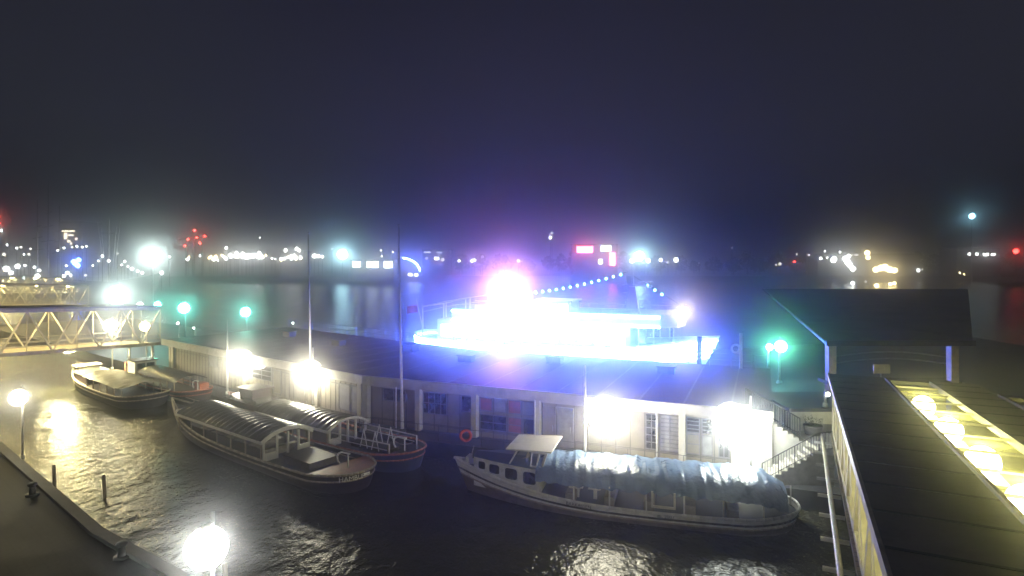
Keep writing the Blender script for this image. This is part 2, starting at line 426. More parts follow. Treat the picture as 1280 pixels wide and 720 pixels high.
# downpipes
for px in (672, 822.5, 733, 500):
    x = sR(px); MB(XR).tube((x,-.5,ZB), (x,-.5,3.92), .045, 8).build('downpipe', M['whitepole'], tb, True)
for X, Ln in ((XL, LL), (XR, LR)):
    k = 1.5
    while k < Ln - 1:
        MB().bar(X @ Vector((k,-.3,4.455)), X @ Vector((k,13.2,4.455)), .12, .016).build('roof_seam', M['ganroof'], tb); k += 2.6
# roof furniture
for (X, x, y) in ((XR,4,8),(XR,11,10),(XR,20,9),(XL,8,9),(XL,18,8),(XL,26,10)):
    v = MB(X).box(x-.6, x+.6, y-.4, y+.4, 4.452, 4.95).box(x-.7, x+.7, y-.5, y+.5, 4.955, 5.02).build('roof_vent', M['darksteel'], tb)
rr = MB()
for X, Ln, s0 in ((XL, LL, 1.0), (XR, LR, .3)):
    pts = MB(X)
    k = s0
    while k < Ln:
        rr.tube(X @ Vector((k,13.4,4.45)), X @ Vector((k,13.4,5.5)), .025, 6); k += 1.6
    for z in (5.0, 5.5):
        rr.tube(X @ Vector((s0,13.4,z)), X @ Vector((Ln-.2,13.4,z)), .022, 6)
rr.build('roof_railing', M['steel'], tb)

# deck railing in front of the building
rl = MB(XR)
k = .8
while k < LR - 2.5:
    rl.tube((k,-2.05,1.0), (k,-2.05,2.0), .022, 6); k += 1.55
for z in (1.5, 2.0): rl.tube((.8,-2.05,z), (LR-2.6,-2.05,z), .018, 6)
tag(rl.build('railing', M['darksteel']), 'thin dark tube railing along the pontoon edge before the cream building', 'railing')

# masts in front of the building
def flagpole(px, py0, Y, ztop, r, label):
    p = at(px, py0, Y)
    t = thing('flagpole', label, 'flagpole', (p.x, p.y, 1.0), 0, 'tall white masts in front of the building')
    MB().tube((0,0,0), (-.25,0,ztop-1), r, 12, r*.45).build('pole', M['whitepole'], t, True)
    MB().tube((0,0,0), (0,0,.35), r*2.2, 12).build('base', M['darksteel'], t, True)
    MB().ball((-.25,0,ztop-1), r*.9, 10, 6).build('finial', M['whitepole'], t, True)
flagpole(503, 535, 41.6, 15.2, .11, 'tall white mast standing before the dark windows of the cream building')
flagpole(389, 500, 49.0, 15.0, .10, 'tall white mast rising behind the bright lamp of the moored canopy boats')

# the four lamps of the pontoon front, globes enlarged to stand in for glare
def front_lamp(px, py, Y, poledx, ztop, r, em, label):
    h = at(px, py, Y); bx = h.x + poledx
    lamp_on_pole('street_lamp', label, 'street lamp', (bx, h.y + .25, 1.0), ztop, h, r, E[em], 'bright lamps along the pontoon front', .08, M['whitepole'], 'globe', True)
front_lamp(299, 452, 53.4, -1.15, 7.4, .9, 'front', 'glaring lamp on a thin pole before the plank wall, behind the boat bows')
front_lamp(384, 467, 47.2, .35, 6.0, .9, 'front', 'glaring lamp beside the tall mast, over the ribbed boat canopy by the wall')
front_lamp(759, 522, 33.8, -1.2, 7.0, 1.0, 'fronthot', 'largest glaring lamp, on a white pole above the middle of the blue tarpaulin')
front_lamp(922, 532, 32.4, .8, 5.6, 1.0, 'frontcool', 'glaring cool white lamp above the stern of the blue tarpaulin boat, by the stairs')

# deck bits
p = at(686, 560, 36.8)
t = thing('bin', 'pale upright bin standing against the wall beside the grey door', 'bin', (p.x, p.y, 1.0))
MB().tube((0,0,0), (0,0,.95), .26, 16, .28).build('body', M['whitepaint'], t, True)
MB().tube((0,0,.95), (0,0,1.05), .30, 16, .2).build('lid', M['grey_panel'], t, True)
q = XR @ Vector((sR(600), -2.12, 1.62))
lb = MB().ring((q.x,q.y,q.z), .33, .09, 'y', 24, 10).build('lifebuoy', M['lifered'], None, True)
tag(lb, 'round red lifebuoy hanging on the railing before the red shop panels', 'lifebuoy')

# ------------------------------------------------------------------ stairs and landing at the end of the building
stairs = thing('staircase', 'outdoor stairs in two flights with railings at the end of the cream building', 'staircase', (13.2, 32.7, 1.0))
st = MB()
n1s = 9
for k in range(n1s):
    st.box(.0 + k*.33, 3.05, -.55, .55, k*.19, (k+1)*.19 - .001)
st.box(3.05, 5.0, -.55, 2.9, 0, 1.90)
st.build('lower_flight', M['sandbox'], stairs)
st = MB()
for k in range(9):
    st.box(.3, 3.05 - k*.30, 1.6, 2.9, 1.62 + k*.19 + .002*0, 1.62 + (k+1)*.19 - .001)
st.build('upper_flight', M['sandbox'], stairs)
def rail(pts, h, dens, par, name='railing'):
    m = MB()
    for a, c in zip(pts[:-1], pts[1:]):
        a, c = Vector(a), Vector(c); n = max(1, int((c-a).length/dens))
        m.tube(a + Vector((0,0,h)), c + Vector((0,0,h)), .03, 7).tube(a + Vector((0,0,.12)), c + Vector((0,0,.12)), .02, 6)
        for k in range(n+1):
            q = a.lerp(c, k/n); m.tube(q, q + Vector((0,0,h)), .016 if k % 6 else .03, 6)
    return m.build(name, M['darksteel'], par)
rail([(0,-.5,.15), (3.0,-.5,1.75), (4.9,-.5,1.9)], 1.0, .16, stairs)
rail([(3.0,1.65,1.95), (.4,1.65,3.4)], 1.0, .16, stairs)
rail([(3.0,2.85,1.95), (.4,2.85,3.4)], 1.0, .16, stairs)
sw_ = MB().box(-.9, 3.03, 1.2, 1.595, 0, 1.62)
for k in range(9):
    sw_.box(-.9, 3.03 - k*.30, 1.2, 1.595, 1.62 + k*.19, 1.62 + (k+1)*.19 - .001)
sw_.build('stair_wall', M['whitepaint'], stairs)
# landing house under the gangway end
lh = thing('landing_house', 'pale rendered landing house beneath the far end of the big gangway', 'building', (16.6, 36.3, 1.0))
MB().box(0, 7.0, 0, 4.0, 0, 2.9).build('wall', M['whitepaint'], lh)
MB().box(-.25, 7.2, -.3, 4.2, 2.903, 3.1).build('roof', M['felt'], lh)
d = MB().box(1.6, 2.6, -.06, -.003, 0, 2.1).build('door', M['grey_panel'], lh)
MB().box(1.7, 1.74, -.12, -.063, 1.0, 1.15).build('handle', M['steel'], d)
# round planter
pl = thing('planter', 'round planter with a low shrub on the stair landing', 'planter', (17.2, 34.9, 2.905))
MB().tube((0,0,0), (0,0,.5), .42, 18, .5).ring((0,0,.5), .48, .04, 'z', 20, 6).build('pot', M['concrete'], pl, True)
lv = MB()
for k in range(160):
    a = random.random()*2*PI; r = .5*random.random()**.5; z = .5 + random.random()*.45
    c = Vector((r*math.cos(a), r*math.sin(a), z)); u = Vector((random.uniform(-1,1),random.uniform(-1,1),random.uniform(-.3,1))).normalized()*.1; v2 = u.cross(Vector((0,0,1))).normalized()*.035
    lv.add([c-v2, c+v2, c+u], [(0,1,2)])
lv.build('foliage', M['plant'], pl)

# ------------------------------------------------------------------ covered gangway beside the camera (local u along, v across to the right)
AZ = math.radians(25.6)
GX = Matrix(((math.cos(AZ), math.sin(AZ), 0, 0), (-math.sin(AZ), math.cos(AZ), 0, 0), (0,0,1,0), (0,0,0,1)))   # local x = v, y = u
SL = .056
def zr(u): return 6.7 + SL*(37.3-u)
def zf(u): return zr(u) - 3.05
def sheet(m, v0, v1, u0, u1, zfun, t):
    vs = []
    for dz in (-t, 0):
        vs += [(v0,u0,zfun(u0)+dz), (v1,u0,zfun(u0)+dz), (v1,u1,zfun(u1)+dz), (v0,u1,zfun(u1)+dz)]
    return m.add(vs, [(0,3,2,1),(4,5,6,7),(0,1,5,4),(1,2,6,5),(2,3,7,6),(3,0,4,7)])
def gbar(m, v0, u0, z0, v1, u1, z1, w, h=None): return m.bar((v0,u0,z0), (v1,u1,z1), w, h)
gw = thing('covered_gangway', 'wide covered gangway with dark roof, skylight strips and slanting cream truss side', 'gangway')
U0, U1 = 2.0, 37.0
m = MB(GX)
sheet(m, 1.2, 3.8, U0, U1+.4, zr, .14)
sheet(m, 5.6, 7.7, U0, U1+.4, zr, .14)
sheet(m, 9.4, 11.5, U0, 34, zr, .14)
sheet(m, 3.803, 5.597, U1-.6, U1+.4, zr, .14)
sheet(m, 7.703, 9.397, 33.2, 34, zr, .14)
m.build('roof', M['ganroof'], gw)
m = MB(GX); sheet(m, 1.12, 1.197, U0, U1+.4, lambda u: zr(u)+.04, .26); m.build('eaves', M['truss'], gw)
u = U1 - 1.0
while u > U0:
    for a, c in ((1.22, 3.70), (5.72, 7.60), (9.5, 11.4)): MB(GX).bar((a,u,zr(u)+.006), (c,u,zr(u)+.006), .09, .018).build('roof_seam', M['felt'], gw)
    u -= 2.0
# translucent skylight glass
gm = bpy.data.materials.new('skylight_glass'); gm.use_nodes = True
nt = gm.node_tree; N = nt.nodes; L = nt.links; N.remove(N['Principled BSDF'])
tr_ = N.new('ShaderNodeBsdfTransparent'); tr_.inputs[0].default_value = (.85,.84,.62,1)
tl = N.new('ShaderNodeBsdfTranslucent'); tl.inputs[0].default_value = (.15,.15,.065,1)
gl = N.new('ShaderNodeBsdfGlossy'); gl.inputs['Roughness'].default_value = .15
mx1 = N.new('ShaderNodeMixShader'); mx1.inputs[0].default_value = .42; L.new(tr_.outputs[0], mx1.inputs[1]); L.new(tl.outputs[0], mx1.inputs[2])
mx2 = N.new('ShaderNodeMixShader'); mx2.inputs[0].default_value = .05; L.new(mx1.outputs[0], mx2.inputs[1]); L.new(gl.outputs[0], mx2.inputs[2])
L.new(mx2.outputs[0], N['Material Output'].inputs['Surface'])
for v0, v1, ue in ((3.803, 5.597, U1-.61), (7.703, 9.397, 33.19)):
    sk = MB(GX); sk.add([(v0,U0,zr(U0)-.05),(v1,U0,zr(U0)-.05),(v1,ue,zr(ue)-.05),(v0,ue,zr(ue)-.05)], [(0,1,2,3)])
    so_ = sk.build('skylight', gm, gw)
    u = ue - 2.2
    while u > U0:
        MB(GX).bar((v0,u,zr(u)-.02), (v1,u,zr(u)-.02), .06, .07).build('glazing_bar', M['skyglass'], so_); u -= 2.2
    cbm = MB(GX)
    for v in (v0-.05, v1+.05): cbm.bar((v,U0,zr(U0)+.06), (v,ue,zr(ue)+.06), .10, .11)
    cbm.build('curb', M['ganroof'], so_)
# floor, inner lining
m = MB(GX); sheet(m, 1.25, 11.4, U0, U1, zf, .2)
m.build('floor', M['planks'], gw)
m = MB(GX); u = U0
while u < U1:
    sheet(m, 1.26, 3.5, u, u+.03, lambda q: zf(q)+.006, .004); u += .33
m.build('plank_joints', M['batten'], gw)
# side trusses
for vv, nm in ((1.42, 'side_truss'), (11.2, 'side_truss')):
    m = MB(GX)
    gbar(m, vv, U0, zf(U0)+.10, vv, U1, zf(U1)+.10, .16, .34)
    gbar(m, vv, U0, zr(U0)-.30, vv, U1, zr(U1)-.30, .16, .28)
    u, k = U1, 0
    step = 3.55
    while u - step > U0 - 2:
        u2 = u - step
        gbar(m, vv, u, zf(u)+.2, vv, u, zr(u)-.35, .16, .16)
        mid = (u+u2)/2
        gbar(m, vv, u, zr(u)-.35, vv, mid, zf(mid)+.2, .20, .20)
        gbar(m, vv, mid, zf(mid)+.2, vv, u2, zr(u2)-.35, .20, .20)
        u = u2
    m.build(nm, M['truss'], gw)
# handrails inside
m = MB(GX)
for h in (.55, 1.05):
    m.tube((1.62,U0,zf(U0)+h), (1.62,U1,zf(U1)+h), .03, 6)
u = U0
while u < U1:
    m.tube((1.62,u,zf(u)), (1.62,u,zf(u)+1.05), .022, 6); u += 1.2
m.build('handrail', M['whitepole'], gw)
# pipe on brackets outside the lower chord
m = MB(GX); m.tube((.86,U0,zf(U0)-.10), (.86,U1-.5,zf(U1)-.10), .085, 10); m.build('pipe', M['truss'], gw, True)
u = U1 - 2
while u > U0:
    MB(GX).box(.45, 1.24, u-.06, u+.06, zf(u)-.30, zf(u)-.2).build('pipe_bracket', M['whitepole'], gw); u -= 2.3
# legs on the pontoon end
for vv in (1.6, 6.2, 11.0):
    MB(GX).box(vv-.18, vv+.18, U1-.9, U1-.54, 1.0, zf(U1)-.2).build('support_column', M['steel'], gw)
# lamps hanging under the skylights
for u in (32.3, 27.0, 22.3, 18.2, 14.6, 11.2, 7.5):
    for v in (4.75, 8.6):
        if v > 8 and u > 32: continue
        hd = MB(GX).box(v-.55, v+.55, u-.55, u+.55, zr(u)-1.12, zr(u)-1.05).build('ceiling_lamp', M['whitepaint'], gw)  # tray widened to block the bulb's light from the floor
        MB(GX).ball((v, u, zr(u)-.58), .46, 16, 10).build('bulb', E['sky'], hd, True)  # ball enlarged to show as a glaring orb through the glass

# ------------------------------------------------------------------ left-hand truss bridges, parallel to the gangway
def truss_bridge(end, label, length=34, first=None):
    if first is not None:
        c = copy_tree(first); c.location = end; c['label'] = label; return c
    t = thing('truss_bridge', label, 'bridge', end, -AZ, 'covered truss bridges to the pontoon')
    W = 4.6
    zfl = lambda u: .056*u
    def bx(m, x0,x1,u0,u1,h0,h1):
        vs = []
        for h in (h0,h1): vs += [(x0,-u0,zfl(u0)+h),(x1,-u0,zfl(u0)+h),(x1,-u1,zfl(u1)+h),(x0,-u1,zfl(u1)+h)]
        m.add(vs, [(0,1,2,3),(7,6,5,4),(0,4,5,1),(1,5,6,2),(2,6,7,3),(3,7,4,0)])
    m = MB(); bx(m, -W, 0, 0, length, -.2, 0); m.build('floor', M['planks'], t)
    m = MB(); bx(m, -W-.4, .4, 0, length, 3.9, 4.05); m.build('roof', M['ganroof'], t)
    for x in (0.08, -W-.08):
        m = MB()
        m.bar((x,0,-.05), (x,-length,zfl(length)-.05), .16, .34)
        m.bar((x,0,3.75), (x,-length,zfl(length)+3.75), .16, .26)
        u = 0
        while u < length - 1:
            u1, u2 = u+2.1, u+4.2
            m.bar((x,-u,zfl(u)+3.7), (x,-u1,zfl(u1)), .12, .12)
            m.bar((x,-u1,zfl(u1)), (x,-u2,zfl(u2)+3.7), .12, .12)
            m.bar((x,-u,zfl(u)), (x,-u,zfl(u)+3.7), .07, .07)
            u = u2
        m.build('side_truss', M['truss'], t)
        m = MB()
        for h in (.5, 1.0): m.tube((x*.93-.05,0,h), (x*.93-.05,-length,zfl(length)+h), .03, 6)
        m.build('handrail', M['truss'], t)
    for k in range(6):
        u = 2.0 + k*5.4
        hd = MB().box(-W/2-.12, -W/2+.12, -u-.7, -u+.7, zfl(u)+3.72, zfl(u)+3.8).build('ceiling_lamp', M['whitepaint'], t)
        MB().box(-W/2-.09, -W/2+.09, -u-.62, -u+.62, zfl(u)+3.60, zfl(u)+3.715).build('tube', E['bridge'], hd)
    for x in (-W+.3, -.3): MB().tube((x,-.6,-2.75), (x,-.6,-.2), .16, 10).build('support_column', M['steel'], t, True)
    return t
br = truss_bridge((-38.2, 66.2, 3.75), 'lit covered truss bridge reaching the pontoon beside the cream building')
truss_bridge((-84, 121, 3.6), 'lit truss bridge beyond the first one, its deck glowing yellow', first=br)
truss_bridge((-121, 168, 3.4), 'most distant of the lit truss bridges, near the city lights', first=br)

# lamps around the left pontoon
def pole_lamp(px, py, Y, r, em, label, zb=1.0, dx=0.0, group=None, style='globe', ztop=None, name='street_lamp', cat='street lamp', pr=.08):
    h = at(px, py, Y)
    return lamp_on_pole(name, label, cat, (h.x+dx, h.y+.3, zb), ztop or h.z + r*1.3 + .1, h, r, E[em], group, pr, None, style)
pole_lamp(138, 407, 65.3, .65, 'front', 'bright white lamp at the pontoon end of the nearer truss bridge', group='lamps of the pontoon by the bridges')
pole_lamp(181, 408, 66.5, .5, 'amber', 'warm bright lamp where the nearer truss bridge meets the building', group='lamps of the pontoon by the bridges')
pole_lamp(147, 369, 92, 1.4, 'flood', 'large glaring white floodlight on the pontoon behind the nearer truss bridge', style='globe', pr=.12, group='lamps of the pontoon by the bridges')
pole_lamp(230, 385, 82, .7, 'teal', 'teal glowing lamp on a pole behind the roof, next to the white floodlight', group='teal lamps behind the roof')
pole_lamp(307, 390, 78, .6, 'teal', 'teal glowing lamp on a pole behind the roof, above the plank wall', group='teal lamps behind the roof')
pole_lamp(197, 381, 90, .45, 'teal', 'small teal lamp beside the large white floodlight', group='teal lamps behind the roof')
pole_lamp(175, 382, 91, .45, 'white', 'small pale lamp just beside the large floodlight pole', group='lamps of the pontoon by the bridges')
pole_lamp(222, 404, 76, .12, 'white', 'tiny white lamp at the rear edge of the roof', group='small lamps on the roof edge')
pole_lamp(242, 410, 73, .10, 'white', 'tiny white lamp on the roof behind the plank wall', group='small lamps on the roof edge')
pole_lamp(366, 404, 77, .10, 'white', 'tiny white lamp on the rear railing near the tall mast', group='small lamps on the roof edge')
# unseen lamps put under the bridge for the bright reflection on the water
for (u, v, w2, lab) in ((8.2, -2.3, 2.2, 'unseen floodlight under the middle of the nearer truss bridge, facing down to the glittering water'), (3.2, -2.3, .5, 'smaller unseen floodlight under the pontoon end of the nearer truss bridge, facing the water')):
    q = Matrix.Rotation(-AZ, 4, 'Z') @ Vector((v, -u, 0)) + Vector((-38.2, 66.2, 3.75 + .056*u))
    t = thing('floodlight', lab, 'floodlight', (q.x, q.y, q.z-.36), -AZ, 'downward floodlights under the bridge')
    MB().box(-w2/2-.06, w2/2+.06, -.5, .5, 0, .1).tube((0,0,.1),(0,0,.158), .06, 8).build('housing', M['darksteel'], t)
    MB().box(-w2/2, w2/2, -.44, .44, -.03, -.003).build('lens', E['under'], t)
# quay lamps in the near corner
pole_lamp(258, 685, 14.0, .46, 'near', 'glaring lamp on the near quay, low over the dark water', zb=1.0, group='lamps on the near quay', pr=.06)
pole_lamp(23, 497, 36.0, .46, 'front', 'lamp on the quay beneath the truss bridge, at the edge of the bright water', zb=1.0, group='lamps on the near quay', pr=.06)

# mooring piles by the quay
for (x, y, lab) in ((-25.9,34.6,'slim leaning pile by the quay edge, nearer the bright reflections'), (-22.0,33.0,'slim pile standing clear of the quay in the scum-flecked water'), (-10.9,23.4,'short pale pile next to the quay corner by the glaring lamp')):
    m = MB().tube((x,y,-.8), (x-.15,y+.1,1.2), .10, 10, .08); tag(m.build('mooring_pile', M['railwood'], None, True), lab, 'mooring pile', 'mooring piles by the quay')

for (x, y, lab) in ((-24.2,30.8,'dark iron bollard on the quay kerb beside the two piles'), (-15.6,24.4,'dark iron bollard on the quay kerb between lamp and piles'), (-9.6,19.9,'dark iron bollard on the quay corner behind the glaring lamp')):
    t = thing('bollard', lab, 'bollard', (x, y, 1.0), 0, 'bollards on the quay')
    MB().tube((0,0,0),(0,0,.08),.3,16).tube((0,0,.08),(0,0,.5),.15,14,.13).build('post', M['darksteel'], t, True)
    MB().ball((0,0,.55),.22,14,8,.55).build('cap', M['darksteel'], t, True)
# ------------------------------------------------------------------ boats
class Hull:
    def __init__(s, Ln, B, zs, zm, zb, xr=.10, rake=1.0, bow=.5, stern=1.0):
        s.L, s.B, s.zs, s.zm, s.zb, s.xr, s.rake, s.bow, s.st = Ln, B, zs, zm, zb, xr*Ln, rake, bow, stern
    def w(s, x):
        k = s.B/2
        if x < s.xr: k *= s.st*math.sqrt(max(0, 1-(1-x/s.xr)**2))*.35 + (1-.35)*s.st*min(1, (x/s.xr)**.38) if s.xr else 1
        x0 = s.L*(1-s.bow)
        if x > x0: k *= max(0, 1-((x-x0)/(s.L-x0))**2.1)
        return k
    def z(s, x):
        t = x/s.L
        if t < .4: return s.zm + (s.zs-s.zm)*((.4-t)/.4)**2
        return s.zm + (s.zb-s.zm)*((t-.4)/.6)**2.2
    def xs(s, n=40):
        return [s.L*(.5-.5*math.cos(PI*k/n)) for k in range(n+1)]
    def pt(s, x, side, f, zk=-.6):
        """f 0 keel .. 1 sheer"""
        z = zk + (s.z(x)-zk)*f
        wf = .45 + .42*min(1, f/.4) + .13*f
        xx = x - s.rake*(x/s.L)**3*(1-f) + .5*(1-x/s.L)**6*(1-f)
        return Vector((xx, side*s.w(x)*min(1, wf), z))
    def mesh(s, f0=0, f1=1, nf=6):
        m = MB(); xs = s.xs(); F = [f0+(f1-f0)*k/nf for k in range(nf+1)]
        for side in (-1, 1):
            vs = [s.pt(x, side, f) for x in xs for f in F]; n = nf+1
            fs = [(i*n+j, (i+1)*n+j, (i+1)*n+j+1, i*n+j+1) for i in range(len(xs)-1) for j in range(nf)]
            if side > 0: fs = [f[::-1] for f in fs]
            m.add(vs, fs)
        return m
    def deck(s, drop=.3, a=0.0, b=1.0):
        m = MB(); vs, fs = [], []
        xs = [s.L*(a+(b-a)*k/40) for k in range(41)]
        for x in xs:
            f = 1 - drop/(s.z(x)+.6); p = s.pt(x, 1, f); vs += [(p.x, p.y*.985, p.z), (p.x, -p.y*.985, p.z)]
        for i in range(40): fs.append((2*i, 2*i+1, 2*i+3, 2*i+2))
        return m.add(vs, fs)
    def strake(s, f, r, out=.0, n=6):
        m = MB()
        for side in (-1, 1):
            pts = [s.pt(x, side, f) + Vector((0, side*out, 0)) for x in s.xs(44)]
            pts = [p for k, p in enumerate(pts) if k == 0 or (p-pts[k-1]).length > 1e-4]
            m.path(pts, r, n)
        return m
    def arc(s, f, side=1):
        return [s.pt(x, side, f) for x in [s.L*k/600 for k in range(601)]]

def boat(name, label, cat, stern, bow, group=None):
    st, bo = Vector(stern), Vector(bow); d = bo - st
    return thing(name, label, cat, (st.x, st.y, 0), math.atan2(d.y, d.x), group), d.length

def arched(m, x0, x1, W, ze, zt, amp=.03, wl=.55, nu=None, nv=14, sag=0.0, rough=0.0, seed=0):
    rnd = random.Random(seed); nu = nu or int((x1-x0)/wl*6)
    ph = [rnd.random()*6.28 for _ in range(8)]
    def fn(a, c):
        x = x0+(x1-x0)*a; y = -W/2+W*c; q = 2*c-1
        z = ze+(zt-ze)*(1-abs(q)**2.3) + amp*math.sin(2*PI*x/wl)
        if rough: z += rough*(math.sin(3.1*x+4*q+ph[0])+.7*math.sin(5.3*x-6*q+ph[1])+.5*math.sin(9.7*x+3*q+ph[2])+.5*math.sin(13*q+2*x+ph[3]))
        if sag: z -= sag*abs(math.sin(PI*x/wl/1.0))
        return (x, y, z)
    return m.grid(fn, nu, nv)

def text_on(hull_parent, H, word, x_start, f, size, material, side=1, out=.03, flip=False, name='lettering'):
    """letters that follow the hull side; the reading direction runs from bow to stern on side +1"""
    cu = bpy.data.curves.new('tmp', 'FONT'); cu.body = word; cu.size = size; cu.extrude = .004; cu.resolution_u = 3
    to = bpy.data.objects.new('tmp', cu); COL.objects.link(to)
    dg = bpy.context.evaluated_depsgraph_get(); me = bpy.data.meshes.new_from_object(to.evaluated_get(dg))
    bpy.data.objects.remove(to)
    path = H.arc(f, side); cum = [0]
    for a, c in zip(path[:-1], path[1:]): cum.append(cum[-1] + (c-a).length)
    # x_start given as hull x of the first letter
    i0 = min(range(len(path)), key=lambda i: abs(path[i].x - x_start)); s0 = cum[i0]
    import bisect
    for v in me.vertices:
        sarc = s0 - v.co.x
        if sarc >= 0:
            i = min(max(1, bisect.bisect_left(cum, sarc)), len(path)-1)
            t = (sarc-cum[i-1])/max(1e-6, cum[i]-cum[i-1]); p = path[i-1].lerp(path[i], t); d = (path[i-1]-path[i]).normalized()
        else:                       # past the stern centre: carry on round the other side
            i = max(1, min(bisect.bisect_left(cum, -sarc), len(path)-1)); p = path[i].copy(); p.y = -p.y; d = Vector((path[i].x-path[i-1].x, -(path[i].y-path[i-1].y), 0)).normalized()
        nrm = Vector((0,0,1)).cross(d).normalized()*-1
        nrm = Vector((d.y, -d.x, 0)).normalized()
        cpos = p + Vector((0,0,v.co.y)) - nrm*0
        o_ = Vector((p.x - H.L*.3, p.y, 0))
        if nrm.dot(o_) < 0: nrm = -nrm
        v.co = cpos + nrm*(out + v.co.z*.5)
    me.materials.append(material)
    o = bpy.data.objects.new(name, me); COL.objects.link(o); o.parent = hull_parent
    return o

def posts(m, pts, z0f, z1, r=.03, sq=True):
    for (x, y, z0) in pts:
        m.bar((x,y,z0), (x,y,z1), r*2) if sq else m.tube((x,y,z0), (x,y,z1), r, 8)
    return m

# --- boat with the blue tarpaulin, in the middle of the picture
A, LA = boat('tour_boat', 'white tour launch with blue tarpaulin roof and four cabin windows, moored before the building', 'boat', (13.9,29.6), (-3.25,34.4), 'tour boats moored at the pontoon')
HA = Hull(LA, 4.3, 1.0, .72, 1.75, .14, 1.1, .5)
hA = HA.mesh(.66,1,3).build('hull', M['hullwhite'], A, True)
HA.mesh(0,.66,4).build('lower_hull', M['lowerhull'], hA, True)
HA.strake(1.0, .075).build('gunwale', M['whitepaint'], hA, True)
HA.strake(.80, .05, .02).build('rub_rail', M['darksteel'], hA, True)
HA.strake(.66, .045, .02).build('lower_rail', M['railwood'], hA, True)
text_on(hA, HA, 'BARKASSEN', LA*.62, .86, .24, M['darklettering'], out=.09)
text_on(hA, HA, 'BL 2007', LA*.37, .86, .24, M['darklettering'], out=.09)
HA.deck(.25).build('deck', M['blueroof'], A)
def inside(H, x, y, dz=0): return H.z(x)-.25+dz
# cabin
cb = MB()
xa, xb = LA*.705, LA*.925
cw = lambda x: min(1.55, HA.w(x)*.80)
ztop = lambda x: 2.02 + .08*(x-xa)/(xb-xa)
xsC = [xa+(xb-xa)*k/10 for k in range(11)]
vs = []
for x in xsC: vs += [(x,-cw(x),.5),(x,cw(x),.5),(x,cw(x),ztop(x)),(x,-cw(x),ztop(x))]
fs = [(0,1,2,3), (43,42,41,40)]
for k in range(10):
    a = 4*k
    fs += [(a+1,a+5,a+6,a+2), (a+3,a+7,a+4,a+0), (a+0,a+4,a+5,a+1), (a+2,a+6,a+7,a+3)]
cb.add(vs, fs); cab = cb.build('cabin', M['hullwhite'], A)
rf = MB(); vs = []
for x in xsC: vs += [(x,-cw(x)-.1,ztop(x)+.004),(x,cw(x)+.1,ztop(x)+.004),(x,0,ztop(x)+.16)]
vs2 = vs; fs = []
for k in range(10):
    a = 3*k; fs += [(a+1,a+4,a+5,a+2), (a+2,a+5,a+3,a+0)]
fs += [(0,1,2),(32,31,30)]
rf.add(vs2, fs).build('cabin_roof', M['blueroof'], cab)
for (f0, f1) in ((.03,.25), (.30,.52), (.57,.76), (.80,.93)):
    x0, x1 = xa+(xb-xa)*f0, xa+(xb-xa)*f1
    for sd in (1, -1):
        z0 = max(1.12, HA.z(x1)+.02); z1 = ztop(x0)-.14
        y0, y1 = sd*(cw(x0)+.02), sd*(cw(x1)+.02)
        wf = MB()
        r = .1
        n = 20
        ring_o, ring_i = [], []
        for k in range(n):
            a = 2*PI*k/n; cx, cz = math.cos(a), math.sin(a)
            e = lambda c: math.copysign(abs(c)**.45, c)
            for sc, lst in ((1.0, ring_o), (.84, ring_i)):
                fx, fz = .5+.5*e(cx)*sc, .5+.5*e(cz)*sc
                lst.append(Vector((x0+(x1-x0)*fx, y0+(y1-y0)*fx, z0+(z1-z0)*fz)))
        dy = Vector((0, sd*.03, 0))
        wf.add(ring_o + ring_i + [p+dy for p in ring_o] + [p+dy for p in ring_i],
               [(2*n+k, 2*n+(k+1)%n, 3*n+(k+1)%n, 3*n+k) for k in range(n)] + [(k, (k+1)%n, 2*n+(k+1)%n, 2*n+k) for k in range(n)] + [(n+k, 3*n+k, 3*n+(k+1)%n, n+(k+1)%n) for k in range(n)])
        wo = wf.build('window', M['whitepaint'], cab)
        MB().add([p + dy*.4 for p in ring_i], [tuple(range(n))]).build('pane', M['dark_glass'], wo)
# wheel shelter
ws = MB()
xw0, xw1 = LA*.70, LA*.80
for sy in (1,-1):
    ws.bar((xw1, sy*1.15, 2.1), (xw1-.45, sy*1.2, 2.86), .07).bar((xw0+.05, sy*1.25, 2.05), (xw0-.25, sy*1.35, 2.86), .07)
ws.build('shelter_posts', M['whitepaint'], A)
sr = MB(); sr.add([(xw0-.55,-1.5,2.92),(xw0-.55,1.5,2.92),(xw1+.15,1.35,2.86),(xw1+.15,-1.35,2.86),(xw0-.55,-1.5,3.00),(xw0-.55,1.5,3.00),(xw1+.15,1.35,2.94),(xw1+.15,-1.35,2.94)],
    [(0,3,2,1),(4,5,6,7),(0,1,5,4),(1,2,6,5),(2,3,7,6),(3,0,4,7)])
sr.build('shelter_roof', M['whitepaint'], A)
fr = MB()   # slanted side frame with panes
for a, c in (((xw0-.3,1.42,2.86),(xw0+.5,1.38,2.86)), ((xw0-.05,1.36,2.12),(xw0+.6,1.33,2.12)), ((xw0-.3,1.42,2.86),(xw0-.05,1.36,2.12)), ((xw0+.5,1.38,2.86),(xw0+.6,1.33,2.12)), ((xw0+.1,1.40,2.86),(xw0+.28,1.345,2.12))):
    fr.bar(a, c, .06)
fo = fr.build('windscreen_frame', M['whitepaint'], A)
MB().add([(xw1-.05,-1.1,2.14),(xw1-.05,1.1,2.14),(xw1-.42,1.12,2.84),(xw1-.42,-1.12,2.84)], [(0,1,2,3)]).build('windscreen', M['dark_glass'], A)
MB().ring((LA*.755, .35, 2.25), .26, .03, 'x', 20, 6).tube((LA*.755,.35,2.25),(LA*.78,.35,2.1),.03,6).build('steering_wheel', M['railwood'], A)
